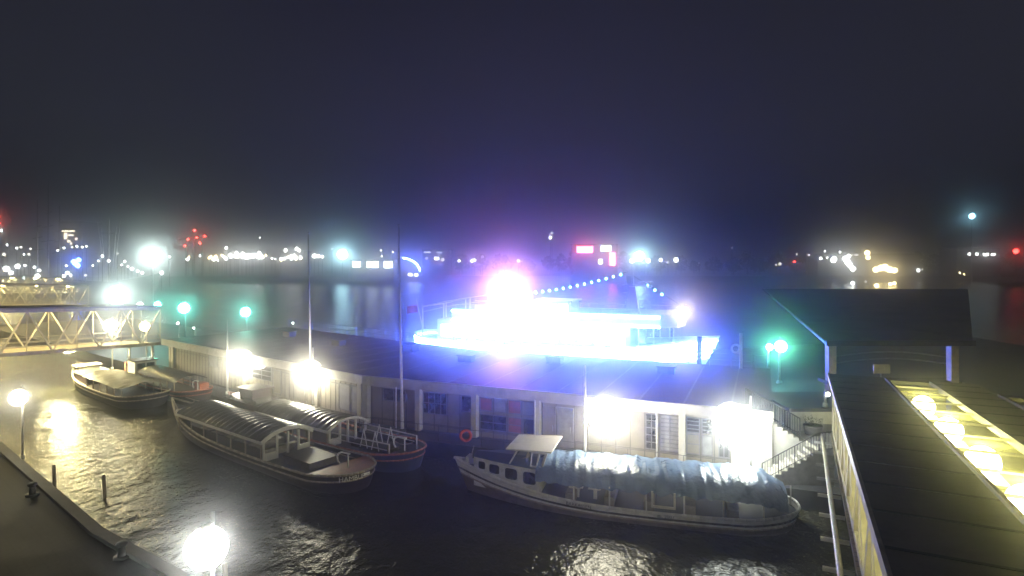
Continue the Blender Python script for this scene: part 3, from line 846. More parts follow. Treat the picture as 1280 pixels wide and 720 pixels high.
# tarpaulin roof on hoops
tp = MB()
xt0, xt1 = LA*.035, LA*.715
rnd = random.Random(4)
ph = [rnd.random()*6.28 for _ in range(10)]
def tarp(a, c):
    x = xt0+(xt1-xt0)*a; q = 2*c-1
    wloc = min(1.95, HA.w(x)*.93+.05)
    ang = q*1.28
    y = wloc*math.sin(ang)/math.sin(1.28)
    z = 1.62 + .86*(1-abs(q)**2.7)
    hoop = abs(math.sin(PI*x/1.55))
    z -= .06*hoop*(1-abs(q)**3)
    z += .022*(math.sin(4.1*x+3*q+ph[0])+math.sin(7.3*x-5*q+ph[1])+.8*math.sin(12.1*x+2*q+ph[2])+.6*math.sin(19*x+7*q+ph[3]))
    if abs(q) > .93: z -= .08 + .05*math.sin(8*x+ph[4])
    y *= 1 + .012*math.sin(9*x+ph[5]+4*q)
    if a < .12: z -= .55*((.12-a)/.12)**1.5
    return (x, y, z)
tp.grid(tarp, 150, 34).build('tarpaulin', M['tarpblue'], A, True)
pm_ = MB()
for k in range(7):
    x = LA*(.10+.60*k/6)
    for sy in (1,-1):
        y = min(1.86, HA.w(x)*.9)
        pm_.bar((x, sy*y, HA.z(x)-.25), (x, sy*y, 1.66), .07)
pm_.build('roof_posts', M['whitepaint'], A)
x0 = LA*.325; y = min(1.9, HA.w(x0)*.93)+.03
wfr = MB()
for a, c in (((x0,y,.95),(x0,y,1.68)), ((x0+1.05,y,.95),(x0+1.05,y,1.68)), ((x0-.04,y,.95),(x0+1.09,y,.95))): wfr.bar(a, c, .1)
wfr.build('side_frame', M['whitepaint'], A)
stb = MB()
for k in range(5):
    x = LA*(.16+.11*k); stb.box(x, x+.5, -1.5, 1.5, .55, .98)
stb.build('benches', M['seat'], A)
MB().box(LA*.58, LA*.62, .2, 1.3, 1.2, 1.25).box(LA*.53, LA*.565, .2, 1.3, 1.2, 1.25).box(LA*.595, LA*.605, .7, .8, .55, 1.2).box(LA*.543, LA*.553, .7, .8, .55, 1.2).build('table', M['whitepaint'], A)
# stern details
sd = MB().tube((LA*.02,0,1.0), (LA*.02,0,1.9), .035, 8).tube((LA*.04,.9,.9),(LA*.04,.9,1.5),.03,8).tube((LA*.04,-.9,.9),(LA*.04,-.9,1.5),.03,8).bar((LA*.04,.9,1.5),(LA*.04,-.9,1.5),.05)
sd.build('stern_rail', M['whitepaint'], A)
bt = MB().box(LA*.945, LA*.955, -.3, .3, 1.5, 1.95).tube((LA*.93,.0,1.5),(LA*.93,0,1.8),.09,10); bt.build('mooring_bitts', M['whitepaint'], A)

# --- launch with ribbed canopy (near one of the pair)
def canopy_boat(label, stern, bow, B, hull_m, rail_m, deck_m, word, wordf, spec, name='harbour_launch', group='tour boats moored at the pontoon'):
    T, Ln = boat(name, label, 'boat', stern, bow, group)
    H = Hull(Ln, B, spec['zs'], spec['zm'], spec['zb'], .10, 1.2, .45)
    h = H.mesh().build('hull', hull_m, T, True)
    H.strake(1.0, .07).build('gunwale', rail_m, h, True)
    H.strake(.78, .05, .02).build('rub_rail', rail_m, h, True)
    if word: text_on(h, H, word, wordf[0], wordf[1], wordf[2], M['lettering'], out=.10)
    H.deck(.35).build('deck', M['boatdeck'], T)
    return T, Ln, H

B_, LB, HB = canopy_boat('brown launch with ribbed grey canopy and an orange stern lettered HAMBURG', (-8.2,33.9), (-26.9,48.3), 4.2, M['hullbrown'], M['railwood'], M['boatdeck'], 'HAMBURG', (.62, .80, .36), dict(zs=1.15, zm=.85, zb=1.9))
HB.deck(.06, 0, .11).build('stern_deck', M['orangedeck'], B_)
ca0, ca1, WB = LB*.315, LB*.80, 3.55
arched(MB(), ca0, ca1, WB, 1.78, 2.32, .045, .62).build('canopy', M['corr'], B_, True)
ed = MB(); 
for sy in (1,-1): ed.bar((ca0,sy*WB/2,1.70),(ca1,sy*WB/2,1.70),.08,.16)
n=12
for k in range(n):
    c0, c1 = -1+2*k/n, -1+2*(k+1)/n
    ed.bar((ca0-.02, c0*WB/2, 1.74+.54*(1-abs(c0)**2.3)), (ca0-.02, c1*WB/2, 1.74+.54*(1-abs(c1)**2.3)), .10, .22)
ed.build('canopy_edge', M['whitepaint'], B_)
# aft cabin front with white window frames
af = MB()
for y in (-1.55,-.8,-.05,.7,1.6): af.bar((ca0+.1,y,.55),(ca0+.1,y,1.75+.3*(1-abs(y/1.7)**2)),.11)
af.box(ca0+.06, ca0+.14, -1.6, -.8, .55, 1.0).box(ca0+.06, ca0+.14, .7, 1.6, .55, 1.0)
fo = af.build('aft_frame', M['whitepaint'], B_)
for k in range(7):
    x = ca0+.3+(ca1-ca0-.6)*k/6
    for sy in (1,-1): MB().bar((x,sy*1.66,.6),(x,sy*1.66,1.72),.07).build('side_post', M['railwood'], B_)

MB().box(ca0+.5, ca1-.2, 1.42, 1.5, .5, 1.15).box(ca0+.5, ca1-.2, -1.5, -1.42, .5, 1.15).build('side_coaming', M['hullbrown'], B_)
bs = MB()
for k in range(6): bs.box(ca0+.9+k*1.6, ca0+1.3+k*1.6, -1.3, 1.3, .5, .95)
bs.build('benches', M['seat'], B_)
MB().box(LB*.16, LB*.27, -.95, .95, .55, 1.0).box(LB*.155,LB*.275,-1.0,1.0,1.003,1.06).build('engine_hatch', M['boatdeck'], B_)
# bow well with bulwark rail
fw = MB(); 
for x in (LB*.83, LB*.87, LB*.91): fw.tube((x,HB.w(x)*.9,HB.z(x)-.3),(x,HB.w(x)*.9,HB.z(x)+.35),.03,7).tube((x,-HB.w(x)*.9,HB.z(x)-.3),(x,-HB.w(x)*.9,HB.z(x)+.35),.03,7)
for sy in (1,-1): fw.path([(x, sy*HB.w(x)*.9, HB.z(x)+.35) for x in (LB*.80,LB*.83,LB*.87,LB*.91,LB*.945)], .03, 7)
fw.build('bow_rail', M['railwood'], B_)
MB().ring((LB*.885,0,1.35), .85, .05, 'z', 24, 6).box(LB*.83, LB*.84, -1.2, 1.2, 1.0, 1.5).build('bow_bench', M['railwood'], B_)
def tiller(T, x, y, zb):
    m = MB(); m.tube((x,y,zb), (x,y,zb+.75), .04, 8)
    m.path([(x+.8,y,zb+.05),(x+.95,y,zb+.2),(x+1.0,y,zb+.42),(x+.9,y,zb+.62),(x+.6,y,zb+.75),(x-.15,y,zb+.80)], .05, 8)
    m.build('tiller', M['whitepaint'], T, True)
tiller(B_, LB*.055, .1, 1.10)

# --- dark blue launch behind it
C_, LC, HC = canopy_boat('dark blue launch with grey canopy, white stern railings and a red rail, alongside the wall', (-5.7,37.2), (-23.4,50.4), 3.9, M['hullblue'], M['redrail'], M['boatdeck'], 'FIDES', (2.9, .84, .26), dict(zs=1.25, zm=.9, zb=1.9))
cb0, cb1, WC = LC*.30, LC*.70, 3.3
arched(MB(), cb0, cb1, WC, 1.65, 2.2, .045, .60).build('canopy', M['corr'], C_, True)
ed = MB()
for sy in (1,-1): ed.bar((cb0,sy*WC/2,1.58),(cb1,sy*WC/2,1.58),.08,.16)
for k in range(n):
    c0, c1 = -1+2*k/n, -1+2*(k+1)/n
    ed.bar((cb0-.02, c0*WC/2, 1.62+.55*(1-abs(c0)**2.3)), (cb0-.02, c1*WC/2, 1.62+.55*(1-abs(c1)**2.3)), .09, .14)
ed.build('canopy_edge', M['whitepaint'], C_)
af = MB()
for y in (-1.5,-.65,0,.65,1.5): af.bar((cb0+.1,y,.6),(cb0+.1,y,1.62+.4*(1-abs(y/1.65)**2)),.13)
af.box(cb0+.06,cb0+.14,.65,1.5,.6,1.05)
af.build('aft_frame', M['whitepaint'], C_)
# forward cabin roof, flat and pale
MB().box(cb1+.02, LC*.90, -1.25, 1.25, .9, 1.9).build('cabin', M['hullbrown'], C_)
arched(MB(), cb1+.0, LC*.915, 2.8, 1.95, 2.15, 0, .6, 12).build('cabin_roof', M['corr'], C_, True)
MB().box(LC*.775, LC*.86, -.8, .8, 2.12, 2.75).box(LC*.765, LC*.87, -.95, .95, 2.753, 2.85).build('wheelhouse', M['hullbrown'], C_)
for k in range(6):
    x = cb0+.3+(cb1-cb0-.5)*k/5
    for sy in (1,-1): MB().bar((x,sy*1.52,.65),(x,sy*1.52,1.6),.07).build('side_post', M['railwood'], C_)

# stern railings: two A-frames and rails
ra = MB()
for x in (LC*.20, LC*.15):
    for sy in (.55,-.75):
        ra.path([(x+.35,sy,.75),(x,sy,1.95),(x-.35,sy,.75)], .035, 7)
ra.path([(cb0,1.35,1.5),(LC*.06,1.15,1.65)], .04, 7).path([(cb0,1.35,1.15),(LC*.07,1.15,1.25)], .03, 7)
ra.path([(cb0,-1.35,1.5),(LC*.06,-1.15,1.65)], .04, 7).path([(cb0,-1.35,1.15),(LC*.07,-1.15,1.25)], .03, 7)
ra.tube((LC*.06,1.15,.8),(LC*.06,1.15,1.65),.045,8).tube((LC*.06,-1.15,.8),(LC*.06,-1.15,1.65),.045,8)
ra.build('stern_railing', M['whitepaint'], C_)
MB().box(LC*.10, LC*.26, -.5, .5, .6, .95).build('engine_hatch', M['boatdeck'], C_)
tiller(C_, LC*.045, .2, 1.1)

# --- pair of boats further left
D_, LD, HD = canopy_boat('black launch under a worn greenish tarpaulin, its bow below the truss bridge', (-31.0,52.7), (-46.3,65.0), 4.3, M['hullblack'], M['railwood'], M['boatdeck'], None, None, dict(zs=1.2, zm=.9, zb=1.9))
arched(MB(), LD*.10, LD*.60, 3.6, 1.6, 1.95, .02, .9, 60, 20, .03, .022, 3).build('tarpaulin', M['tarpgreen'], D_, True)
MB().box(LD*.61, LD*.80, -1.4, 1.4, .6, 1.5).build('cabin', M['hullbrown'], D_)
arched(MB(), LD*.60, LD*.815, 3.1, 1.5, 1.75, 0, .5, 10).build('cabin_roof', M['corr'], D_, True)
MB().box(LD*.815, LD*.88, -.9, .9, 1.0, 1.9).build('wheelhouse', M['hullbrown'], D_)
MB().box(LD*.805, LD*.89, -1.15, 1.15, 1.903, 2.0).build('wheelhouse_roof', M['whitepaint'], D_)
for k in range(6):
    x = LD*(.12+.09*k)
    for sy in (1,-1): MB().bar((x,sy*1.6,.6),(x,sy*1.6,1.5),.08).build('side_post', M['railwood'], D_)

E_, LE, HE = canopy_boat('launch with a pale wheelhouse and ribbed canopy between the tarpaulin boat and the plank wall', (-27.6,54.4), (-41.4,65.4), 3.3, M['hullblack'], M['redrail'], M['boatdeck'], None, None, dict(zs=1.2, zm=.9, zb=1.8))
arched(MB(), LE*.12, LE*.60, 3.0, 1.75, 2.2, .035, .5).build('canopy', M['corr'], E_, True)
for k in range(6):
    x = LE*(.14+.085*k)
    for sy in (1,-1): MB().bar((x,sy*1.35,.6),(x,sy*1.35,1.75),.08).build('side_post', M['railwood'], E_)

whs = MB().box(LE*.70, LE*.80, -1.0, 1.0, .6, 2.5).build('wheelhouse', M['whitepaint'], E_)
MB().box(LE*.69, LE*.81, -1.15, 1.15, 2.503, 2.62).build('wheelhouse_roof', M['corr'], whs)
for y0 in (-.8, .1): MB().box(LE*.695, LE*.699, y0, y0+.7, 1.6, 2.3).build('window', M['dark_glass'], whs)
tiller(E_, LE*.05, .0, 1.1)
MB().box(LE*.05, LE*.11, -1.0, -.2, .85, 1.6).build('stern_locker', M['redrail'], E_)

def rope(a, c, lab):
    a, c = Vector(a), Vector(c)
    pts = [a.lerp(c, k/10) - Vector((0,0,.35*math.sin(PI*k/10))) for k in range(11)]
    tag(MB().path(pts, .03, 6).build('mooring_rope', M['railwood'], None, True), lab, 'rope', 'mooring ropes')
rope((-2.6,34.3,1.75), XR @ Vector((9.6,-2.1,1.03)), 'slack mooring rope from the bow of the blue tarpaulin launch to the pontoon')
rope((13.6,30.2,1.1), XR @ Vector((24.5,-2.1,1.03)), 'slack mooring rope from the stern of the blue tarpaulin launch to the pontoon')
rope((-6.3,38.6,1.3), XR @ Vector((3.2,-2.1,1.03)), 'slack mooring rope from the stern of the dark blue launch to the pontoon')
# ------------------------------------------------------------------ the bright ship behind the roof
shp, LS = boat('excursion_ship', 'large white excursion ship ablaze with blue white lights behind the roof', 'ship', (-11.3,74), (21.1,62))
HS = Hull(LS, 7.4, 4.1, 3.5, 5.0, .10, 2.6, .34)
hS = HS.mesh().build('hull', M['shipwhite'], shp, True)
HS.strake(1.0, .10).build('gunwale', M['shipwhite'], hS, True)
HS.strake(.80, .09, .10).build('added_light_strip', E['addedblue'], hS)  # added glowing strip that burns the hull side white
for f_ in (.62,.71,.86): HS.strake(f_, .09, .10).build('added_light_strip', E['addedblue'], hS)  # more added strips to fill the hull with light
HS.deck(.5).build('deck', M['shipdeck'], shp)
dh = MB().box(4.0, 26.0, -2.9, 2.9, 3.0, 5.95).build('deckhouse', M['shipwhite'], shp)
for k in range(12):
    x = 4.5 + k*1.78
    for sy in (-1, 1):
        wo = MB().box(x-.02, x+1.42, sy*2.905, sy*2.96, 3.95, 5.45).build('window', M['shipwhite'], dh)
        MB().box(x+.06, x+1.34, sy*2.962, sy*2.99, 4.03, 5.37).build('pane', E['ledwin'], wo)  # glow added to the panes to burn the ship's side white
ud = MB().prism([(6,-3.2),(29.0,-3.2),(30.6,-2.2),(31.2,0),(30.6,2.2),(29.0,3.2),(6,3.2)], 5.953, 6.25).build('upper_deck', M['shipwhite'], shp)
bw = MB()
pts = [(6,-3.2),(18,-3.2),(29.0,-3.2),(30.6,-2.2),(31.2,0),(30.6,2.2),(29.0,3.2),(18,3.2),(6,3.2)]
for a, c in zip(pts[:-1], pts[1:]): bw.bar((a[0],a[1],6.75),(c[0],c[1],6.75),.08,1.0)
bw.build('bulwark', M['shipwhite'], ud)
rs = MB()
for a, c in zip(pts[:-1], pts[1:]): rs.tube((a[0],a[1],7.75),(c[0],c[1],7.75),.03,6)
for k in range(24):
    x = 6.5+k*.98
    for sy in (-3.2,3.2): rs.tube((x,sy,7.25),(x,sy,7.75),.02,5)
rs.build('upper_railing', M['shipwhite'], ud)
HS.strake(.92, .09, .10).build('added_light_strip', E['addedblue'], hS)  # another added strip for the blaze of the hull
MB().bar((6,-3.30,7.0),(29,-3.30,7.0),.10,.14).bar((6,-3.30,6.0),(29,-3.30,6.0),.10,.14).bar((6,3.30,6.0),(29,3.30,6.0),.10,.14).build('added_light_strip', E['addedblue'], ud)  # added glowing bars that brighten the deck edges
pst = MB()
for x in (26.8, 28.3, 29.8):
    for sy in (-1,1): pst.tube((x, sy*(2.7 if x < 29 else 1.9), 3.0),(x, sy*(2.7 if x < 29 else 1.9),5.95),.07,8)
pst.build('canopy_posts', M['shipwhite'], shp)
wh = MB().box(15.2, 19.4, -2.0, 2.0, 6.253, 8.2).build('wheelhouse', M['shipwhite'], shp)
MB().box(15.0, 19.7, -2.2, 2.2, 8.203, 8.35).build('wheelhouse_roof', M['shipwhite'], wh)
for x in (15.5, 16.8, 18.1):
    MB().box(x, x+1.05, -2.03, -2.002, 7.15, 7.95).build('window', E['ledwin'], wh)  # pane glow added for the ship's blaze
# awning at the stern
aw = MB()
for x, zt in ((2.0,7.3),(5.0,8.0),(8.0,8.5),(11.0,8.9),(13.5,9.0)):
    for sy in (-2.7, 2.7): aw.tube((x,sy,3.6 if x < 4 else 6.2),(x,sy,zt),.09,8)
for a, c in (((2,7.3),(5,8)),((5,8),(8,8.5)),((8,8.5),(11,8.9)),((11,8.9),(13.5,9.0))):
    for sy in (-2.7,2.7):
        aw.tube((a[0],sy,a[1]),(c[0],sy,c[1]),.07,7)
    aw.tube((a[0],-2.7,a[1]),(a[0],2.7,a[1]),.06,7).tube((a[0],-2.7,a[1]-.6),(c[0],-2.7,c[1]-.6),.04,6)
aw.build('awning_frame', M['shipwhite'], shp)
awc = MB(); awc.add([(5,-2.75,8.06),(5,2.75,8.06),(8,2.75,8.56),(8,-2.75,8.56),(13.5,2.75,9.06),(13.5,-2.75,9.06)],[(0,3,2,1),(3,5,4,2)]); awc.build('awning', M['shipwhite'], shp)
# mast with crossarm, radar and antennas
ms = MB().add([(25.0,-.45,6.25),(26.6,-.45,6.25),(26.6,.45,6.25),(25.0,.45,6.25),(25.35,-.25,9.9),(26.05,-.25,9.9),(26.05,.25,9.9),(25.35,.25,9.9)],
    [(0,3,2,1),(4,5,6,7),(0,1,5,4),(1,2,6,5),(2,3,7,6),(3,0,4,7)])
ms.bar((24.7,0,10.0),(27.8,0,10.0),.22,.14).bar((24.6,0,9.2),(25.4,0,9.2),.2,.1)
mo = ms.build('mast', M['shipwhite'], shp)
MB().tube((27.2,0,10.07),(27.2,0,10.35),.12,8).bar((26.5,-.3,10.45),(27.9,.3,10.45),.12,.14).build('radar', M['shipwhite'], mo)
MB().tube((25.1,0,10.05),(25.1,0,12.0),.04,6).tube((25.6,.2,10.05),(25.6,.2,12.2),.04,6).tube((25.85,-.2,10.05),(25.85,-.2,11.6),.06,6).build('antennas', M['shipwhite'], mo)
# ensign
fl = MB().tube((.6,0,4.2),(-.4,0,8.0),.06,8).build('flagstaff', M['shipwhite'], shp)
MB().grid(lambda a, c: (-.1-1.5*a, .12*math.sin(6*a), 6.4+.9*c-.25*a), 8, 3).build('ensign', M['flag'], fl)
# stage lamps on the upper deck
hd = MB().box(10.4,12.8,-1.2,.6,7.9,8.1).build('stage_lamp', M['darksteel'], shp)
MB().ball((11.6,-.4,9.35), 1.3, 18, 12, .8).build('lens', E['stage'], hd, True)  # ball enlarged to stand in for the lamp's flare
MB().tube((11.6,-.4,8.3),(11.6,-.4,8.6),.2,10).build('bracket', M['darksteel'], hd)
# bow lamp
hd = MB().box(30.9,31.3,-1.7,-1.3,7.25,7.6).build('bow_lamp', M['shipwhite'], shp)
MB().ball((31.25,-1.75,7.55), .42, 14, 8).build('lens', E['star'], hd, True)
# bulb strings
pts = []
pa, pb = Vector((12.6,-.3,8.9)), Vector((25.3,0,11.5))
for k in range(17):
    q = pa.lerp(pb, k/16); q.z -= .35*math.sin(PI*k/16); pts.append(q)
sg = MB(); sg.path(pts, .015, 5)
qa, qb = Vector((25.9,0,11.0)), Vector((31.0,0,7.9)); q2 = [qa.lerp(qb, k/7) for k in range(8)]
sg.path(q2, .015, 5)
sgo = sg.build('light_string', M['darksteel'], shp)
for q in pts[1:-1] + q2[2:5]:
    MB().ball((q.x,q.y,q.z-.1), .12, 8, 6).build('bulb', E['bulb'], sgo, True)

# posts at the end of the pontoon beyond the roof
p = at(926, 455, 47)
t = thing('lifebuoy_post', 'white post with a ring buoy at the roof corner beside the ship bow', 'post', (p.x, p.y, 1.0))
MB().tube((0,0,0), (0,0,6.2), .13, 10).build('pole', M['whitepole'], t, True)
MB().ring((-.42,-.05,5.0), .3, .09, 'y', 20, 8).build('ring_buoy', M['whitepaint'], t, True)
MB().bar((-.5,0,4.65),(0,0,4.65),.06).build('bracket', M['whitepole'], t)
p = at(873, 455, 51)
tag(MB().tube((p.x,p.y,-.5),(p.x+.1,p.y,6.4),.2,10).build('mooring_pile', M['hullbrown'], None, True), 'dark pile standing before the lit ship bow', 'mooring pile')

# ------------------------------------------------------------------ right-hand pavilion with big dark roof
pv_ = thing('pavilion', 'open pavilion with a wide dark roof and front columns beyond the covered gangway', 'pavilion')
MB().prism([(20.6,40,0),(30.2,40,0),(63.5,85,1.15),(35,85,1.15)], 7.25, 7.5).build('roof', M['ganroof'], pv_)
MB().bar((20.55,39.9,7.4),(30.3,39.9,7.4),.10,.36).bar((20.5,40,7.45),(34.9,85.1,8.6),.05,.12).build('fascia', M['darksteel'], pv_)
for (x,y) in ((21.2,40.6),(29.3,40.6)):
    MB().box(x-.25,x+.25,y-.25,y+.25,1.0,7.245+(y-40)*.0255).build('column', M['railwood'], pv_)
rl = MB()
for z, sg_ in ((6.35,.35),(5.9,.35)):
    pts = [Vector((21.5+7.6*k/8, 40.9, z+sg_*math.sin(PI*k/8))) for k in range(9)]; rl.path(pts, .05, 7)
rl.build('arched_rail', M['steel'], pv_)
MB().box(20.9,29.8,40.4,41.7,4.6,4.8).build('floor', M['deck'], pv_)
p = at(1102, 458, 40.3)
sgn = thing('sign_board', 'small pale sign board under the pavilion rail', 'sign', (p.x, p.y, 4.8))
MB().box(-.55,.55,-.04,.04,.55,1.15).build('board', M['truss'], sgn)
MB().tube((0,.07,0),(0,.07,1.1),.04,8).build('post', M['steel'], sgn)
structure('landing_pontoon', MB().prism([(22,40),(21,78),(70,95),(70,45),(36,36),(29.0,36)], -.8, .94), M['deck'])
pole_lamp(976, 433, 58, .55, 'green', 'green white glaring lamp on a pole between the ship bow and the dark pavilion', zb=1.0, pr=.14, group='green lamps by the pavilion')
pole_lamp(962, 434, 60, .32, 'green', 'smaller green white lamp on the neighbouring pole near the ship bow', zb=1.0, pr=.14, group='green lamps by the pavilion')
pole_lamp(1035, 493, 36.0, .12, 'white', 'little white lamp under the gangway end above the stairs', zb=4.1)
pole_lamp(1195, 463, 44.0, .13, 'white', 'little white lamp at the foot of the pavilion column', zb=1.0)

# ------------------------------------------------------------------ far shore: buildings, masts and lamps
def far_block(px0, px1, ytop, Y, zb, label, name='warehouse', cat='building', wins=(), dep=14, em='win', group=None):
    x0, x1 = (px0-640)/FPX*Y, (px1-640)/FPX*Y; zt = CAMZ - (ytop-HOR)/FPX*Y
    t = thing(name, label, cat, ((x0+x1)/2, Y+dep/2, zb), 0, group); hw = (x1-x0)/2
    MB().box(-hw, hw, -dep/2, dep/2, 0, zt-zb).build('wall', M['farwall'], t)
    MB().box(-hw-.3, hw+.3, -dep/2-.3, dep/2+.3, zt-zb+.003, zt-zb+.5).build('roof', M['farwall'], t)
    for (a, c, y0, y1, *e) in wins:
        X0, X1 = (a-640)/FPX*Y-(x0+x1)/2, (c-640)/FPX*Y-(x0+x1)/2
        MB().box(X0, X1, -dep/2-.08, -dep/2-.003, CAMZ-(y1-HOR)/FPX*Y-zb, CAMZ-(y0-HOR)/FPX*Y-zb).build('window', E[e[0] if e else em], t)
    return t
cache = {}
def far_lamp(px, py, Y, r, em, label, group, zb=2.5, name='quay_lamp'):
    h = at(px, py, Y)
    t = thing(name, label, 'lamp', (h.x, h.y, zb), 0, group)
    hz_ = max(h.z - zb, .8)
    MB().tube((0,0,0),(0,0,hz_-r*.5), .16, 5, .1).build('pole', M['farwall'], t)
    MB().ball((0,0,hz_), r, 8, 6).build('bulb', E[em], t, True)

# left: television tower, high-rise with lit top floors, sailing ship, mast crane
p = at(5, 330, 330)
t = thing('tower', 'slender tower with red warning lights at the very edge of the city', 'tower', (p.x, p.y, 3.0))
MB().tube((0,0,0),(0,0,28),2.4,12,1.6).tube((0,0,28),(0,0,32),3.6,14,3.2).tube((0,0,32),(0,0,36),1.0,8,.5).build('shaft', M['farwall'], t, True)
for z, r, em in ((24.5,2.2,'white'),(28.5,1.0,'red'),(31.9,1.0,'red')):
    MB().box(-r,r,-3.9,-3.65,z-.7,z+.7).build('warning_light' if em == 'red' else 'window', E[em], t)
far_block(74, 102, 278, 320, 3, 'high-rise with its top floors lit above the city lights', 'tower_block', 'building',
    [(77,93,288,290),(80,84,291,299),(85,92,293,295),(84,88,300,303),(94,97,297,300),(88,90,303,306)], 16, 'win')
def mast_ship(pxs, ytops, Y, hull0, hull1, label):
    x0, x1 = (hull0-640)/FPX*Y, (hull1-640)/FPX*Y
    t, Ln = boat('sailing_ship', label, 'ship', (x0, Y), (x1, Y-4))
    H = Hull(Ln, 8, 6.5, 5.0, 7.5, .12, 2.0, .35); H.mesh().build('hull', M['farwall'], t, True); H.deck(.6).build('deck', M['farwall'], t)
    for px, yt in zip(pxs, ytops):
        x = ((px-640)/FPX*Y - x0); zt = CAMZ-(yt-HOR)/FPX*Y
        mo = MB().tube((x,0,4),(x,0,zt),.4,8,.15).build('mast', M['steel'], t)
        yd = MB()
        for f in (.45,.58,.70,.82): yd.tube((x-7*(1.2-f),2,zt*f),(x+7*(1.2-f),-2,zt*f+.5),.16,6)
        yd.build('yards', M['steel'], mo)
mast_ship((50,66,82), (250,226,258), 235, 28, 102, 'three masted sailing ship, a dark outline with yards above the city lights')
p = at(136, 345, 200)
t = thing('museum_ship', 'freighter mast with splayed white derricks beside the big floodlight', 'ship', (p.x, p.y, 0))
HH = Hull(34, 9, 6, 5, 8, .1, 2, .35)
hh_ = HH.mesh(); hh_.v = [(v[0]-17, v[1], v[2]) for v in hh_.v]; hh_.build('hull', M['farwall'], t, True)
dk_ = HH.deck(.6); dk_.v = [(v[0]-17, v[1], v[2]) for v in dk_.v]; dk_.build('deck', M['farwall'], t)
m = MB().tube((0,0,4),(0,0,25.5),.4,8,.3).bar((-2.4,0,21),(2.4,0,21),.4)
for dx in (-3.8,-2.6,2.4,3.8): m.tube((dx*.45,0,8),(dx,0,25.5 if abs(dx) > 3 else 23),.18,6)
m.build('derricks', M['whitepole'], t)

# floodlights on tall poles, globes enlarged to stand in for glare
lamp_on_pole('floodlight', 'huge glaring white floodlight on the city shore, above the teal lamps', 'floodlight', (at(190,320,170).x, 170.3, .5), at(190,320,170).z+2, at(190,320,170), 2.3, E['flood'], 'floodlights of the far shores', .3)
lamp_on_pole('floodlight', 'glaring cyan floodlight between the two white masts, across the river', 'floodlight', (at(428,318,335).x, 335.3, 2.5), at(428,318,335).z+2, at(428,318,335), 2.6, E['cyan'], 'floodlights of the far shores', .3)
lamp_on_pole('floodlight', 'glaring pale cyan floodlight across the river above the ship mast', 'floodlight', (at(799,320,335).x, 335.3, 2.5), at(799,320,335).z+2, at(799,320,335), 2.6, E['cyan'], 'floodlights of the far shores', .3)

# city lights on the left
rnd = random.Random(5)
cityG = 'small lights of the city shore'
for (px, py, em, r) in ((22,333,'white',1.0),(8,336,'white',1.3),(14,341,'white',.9),(30,318,'white',.4),(9,306,'white',.4),(21,310,'white',.5),(26,309,'dim',.5),(38,311,'dim',.5),(5,318,'dim',.8),(36,318,'dim',.6),
    (31,332,'white',.5),(43,334,'white',.5),(49,338,'white',.6),(47,345,'white',.9),(72,313,'white',.4),(80,310,'white',.45),(90,309,'dim',.4),(96,308,'white',.4),(103,309,'white',.4),(108,308,'white',.4),
    (84,341,'flood',.75),(80,345,'white',.6),(89,344,'white',.6),(83,332,'white',.4),(123,326,'white',.4),(128,320,'white',.5),(136,326,'white',.5),(116,332,'white',.4),(107,344,'dim',.5),(147,317,'dim',.4),
    (152,331,'white',.5),(156,327,'white',.5),(160,333,'dim',.5),(165,336,'white',.7),(172,339,'white',.5),(178,341,'white',.6),(202,341,'white',.7),(212,321,'white',.45),(30,347,'flood',.55),(4,351,'amber',.5)):
    far_lamp(px, py, 205 + rnd.uniform(-12,25), r*.75, em, 'one of the scattered small lamps among the city lights behind the truss bridges', cityG, 2.0)
for (px, py) in ((92,327),(97,332),(94,329),(98,325)):
    far_lamp(px, py, 215, .8, 'blue', 'blue lamp in the blue glowing knot of lights below the high-rise', 'blue lights below the high-rise', 2.0)

# red-lit crane group and the bank left of centre
p = at(242, 324, 340)
t = thing('tower_crane', 'dark lattice crane with red warning lights on the far bank', 'crane', (p.x, p.y, 2.5))
m = MB().bar((0,0,0),(0,0,22),1.2).bar((-8,0,20.5),(9,0,22),.9).bar((-4,0,0),(-4,0,16),1.0).bar((5,0,0),(5,0,18),1.0)
m.build('lattice', M['farwall'], t)
for (px, py) in ((242,288),(245,297),(234,299),(255,295),(249,304),(230,307)):
    q = at(px, py, 338)-p; MB().ball((q.x, -1.2, q.z + p.z-2.5), .62, 8, 6).build('warning_light', E['red'], t)
bankG = 'white lights along the far bank'
k = 0
for i in range(46):
    px = 226 + rnd.random()*150; py = 322 + rnd.gauss(0,1.6) - (2.5 if 285 < px < 330 else 0)
    far_lamp(px, py, 338+rnd.uniform(0,10), rnd.choice((.5,.6,.8,1.0)), rnd.choice(('white','white','white','amber')), 'one of the crowded small lights on the far bank between floodlight and mast', bankG)
for i in range(22):
    px = 288 + rnd.random()*40; far_lamp(px, 319.5 + rnd.gauss(0,2.0), 338, .95, 'white', 'one of the crowded small lights on the far bank between floodlight and mast', bankG)
for (px, py, r) in ((283,310,.8),(357,313,1.0),(371,311,1.0),(374,313,.9),(325,297,.4),(393,320,1.2),(398,320,.9),(403,321,.8),(415,311,.4),(476,313,.4),(477,320,.4),(491,315,.4)):
    far_lamp(px, py, 338, r, 'white', 'separate small light on the far bank around the second mast', bankG)
far_block(350, 380, 315, 350, 2.5, 'dark long shed on the far bank behind the first white mast')
# three square lights of the landing stage
lst = far_block(438, 492, 326, 300, 0, 'low landing stage across the river with three bright openings', 'landing_stage', 'landing stage',
    [(441,450.5,326.5,334,'cyan2'),(458.5,473,326.5,334.5,'cyan2'),(480,490.5,326.5,335,'cyan2')] if 'cyan2' in E else [(441,450.5,327,334,'panel'),(458.5,473,327,334.5,'panel'),(480,490.5,327,335,'panel')], 8)
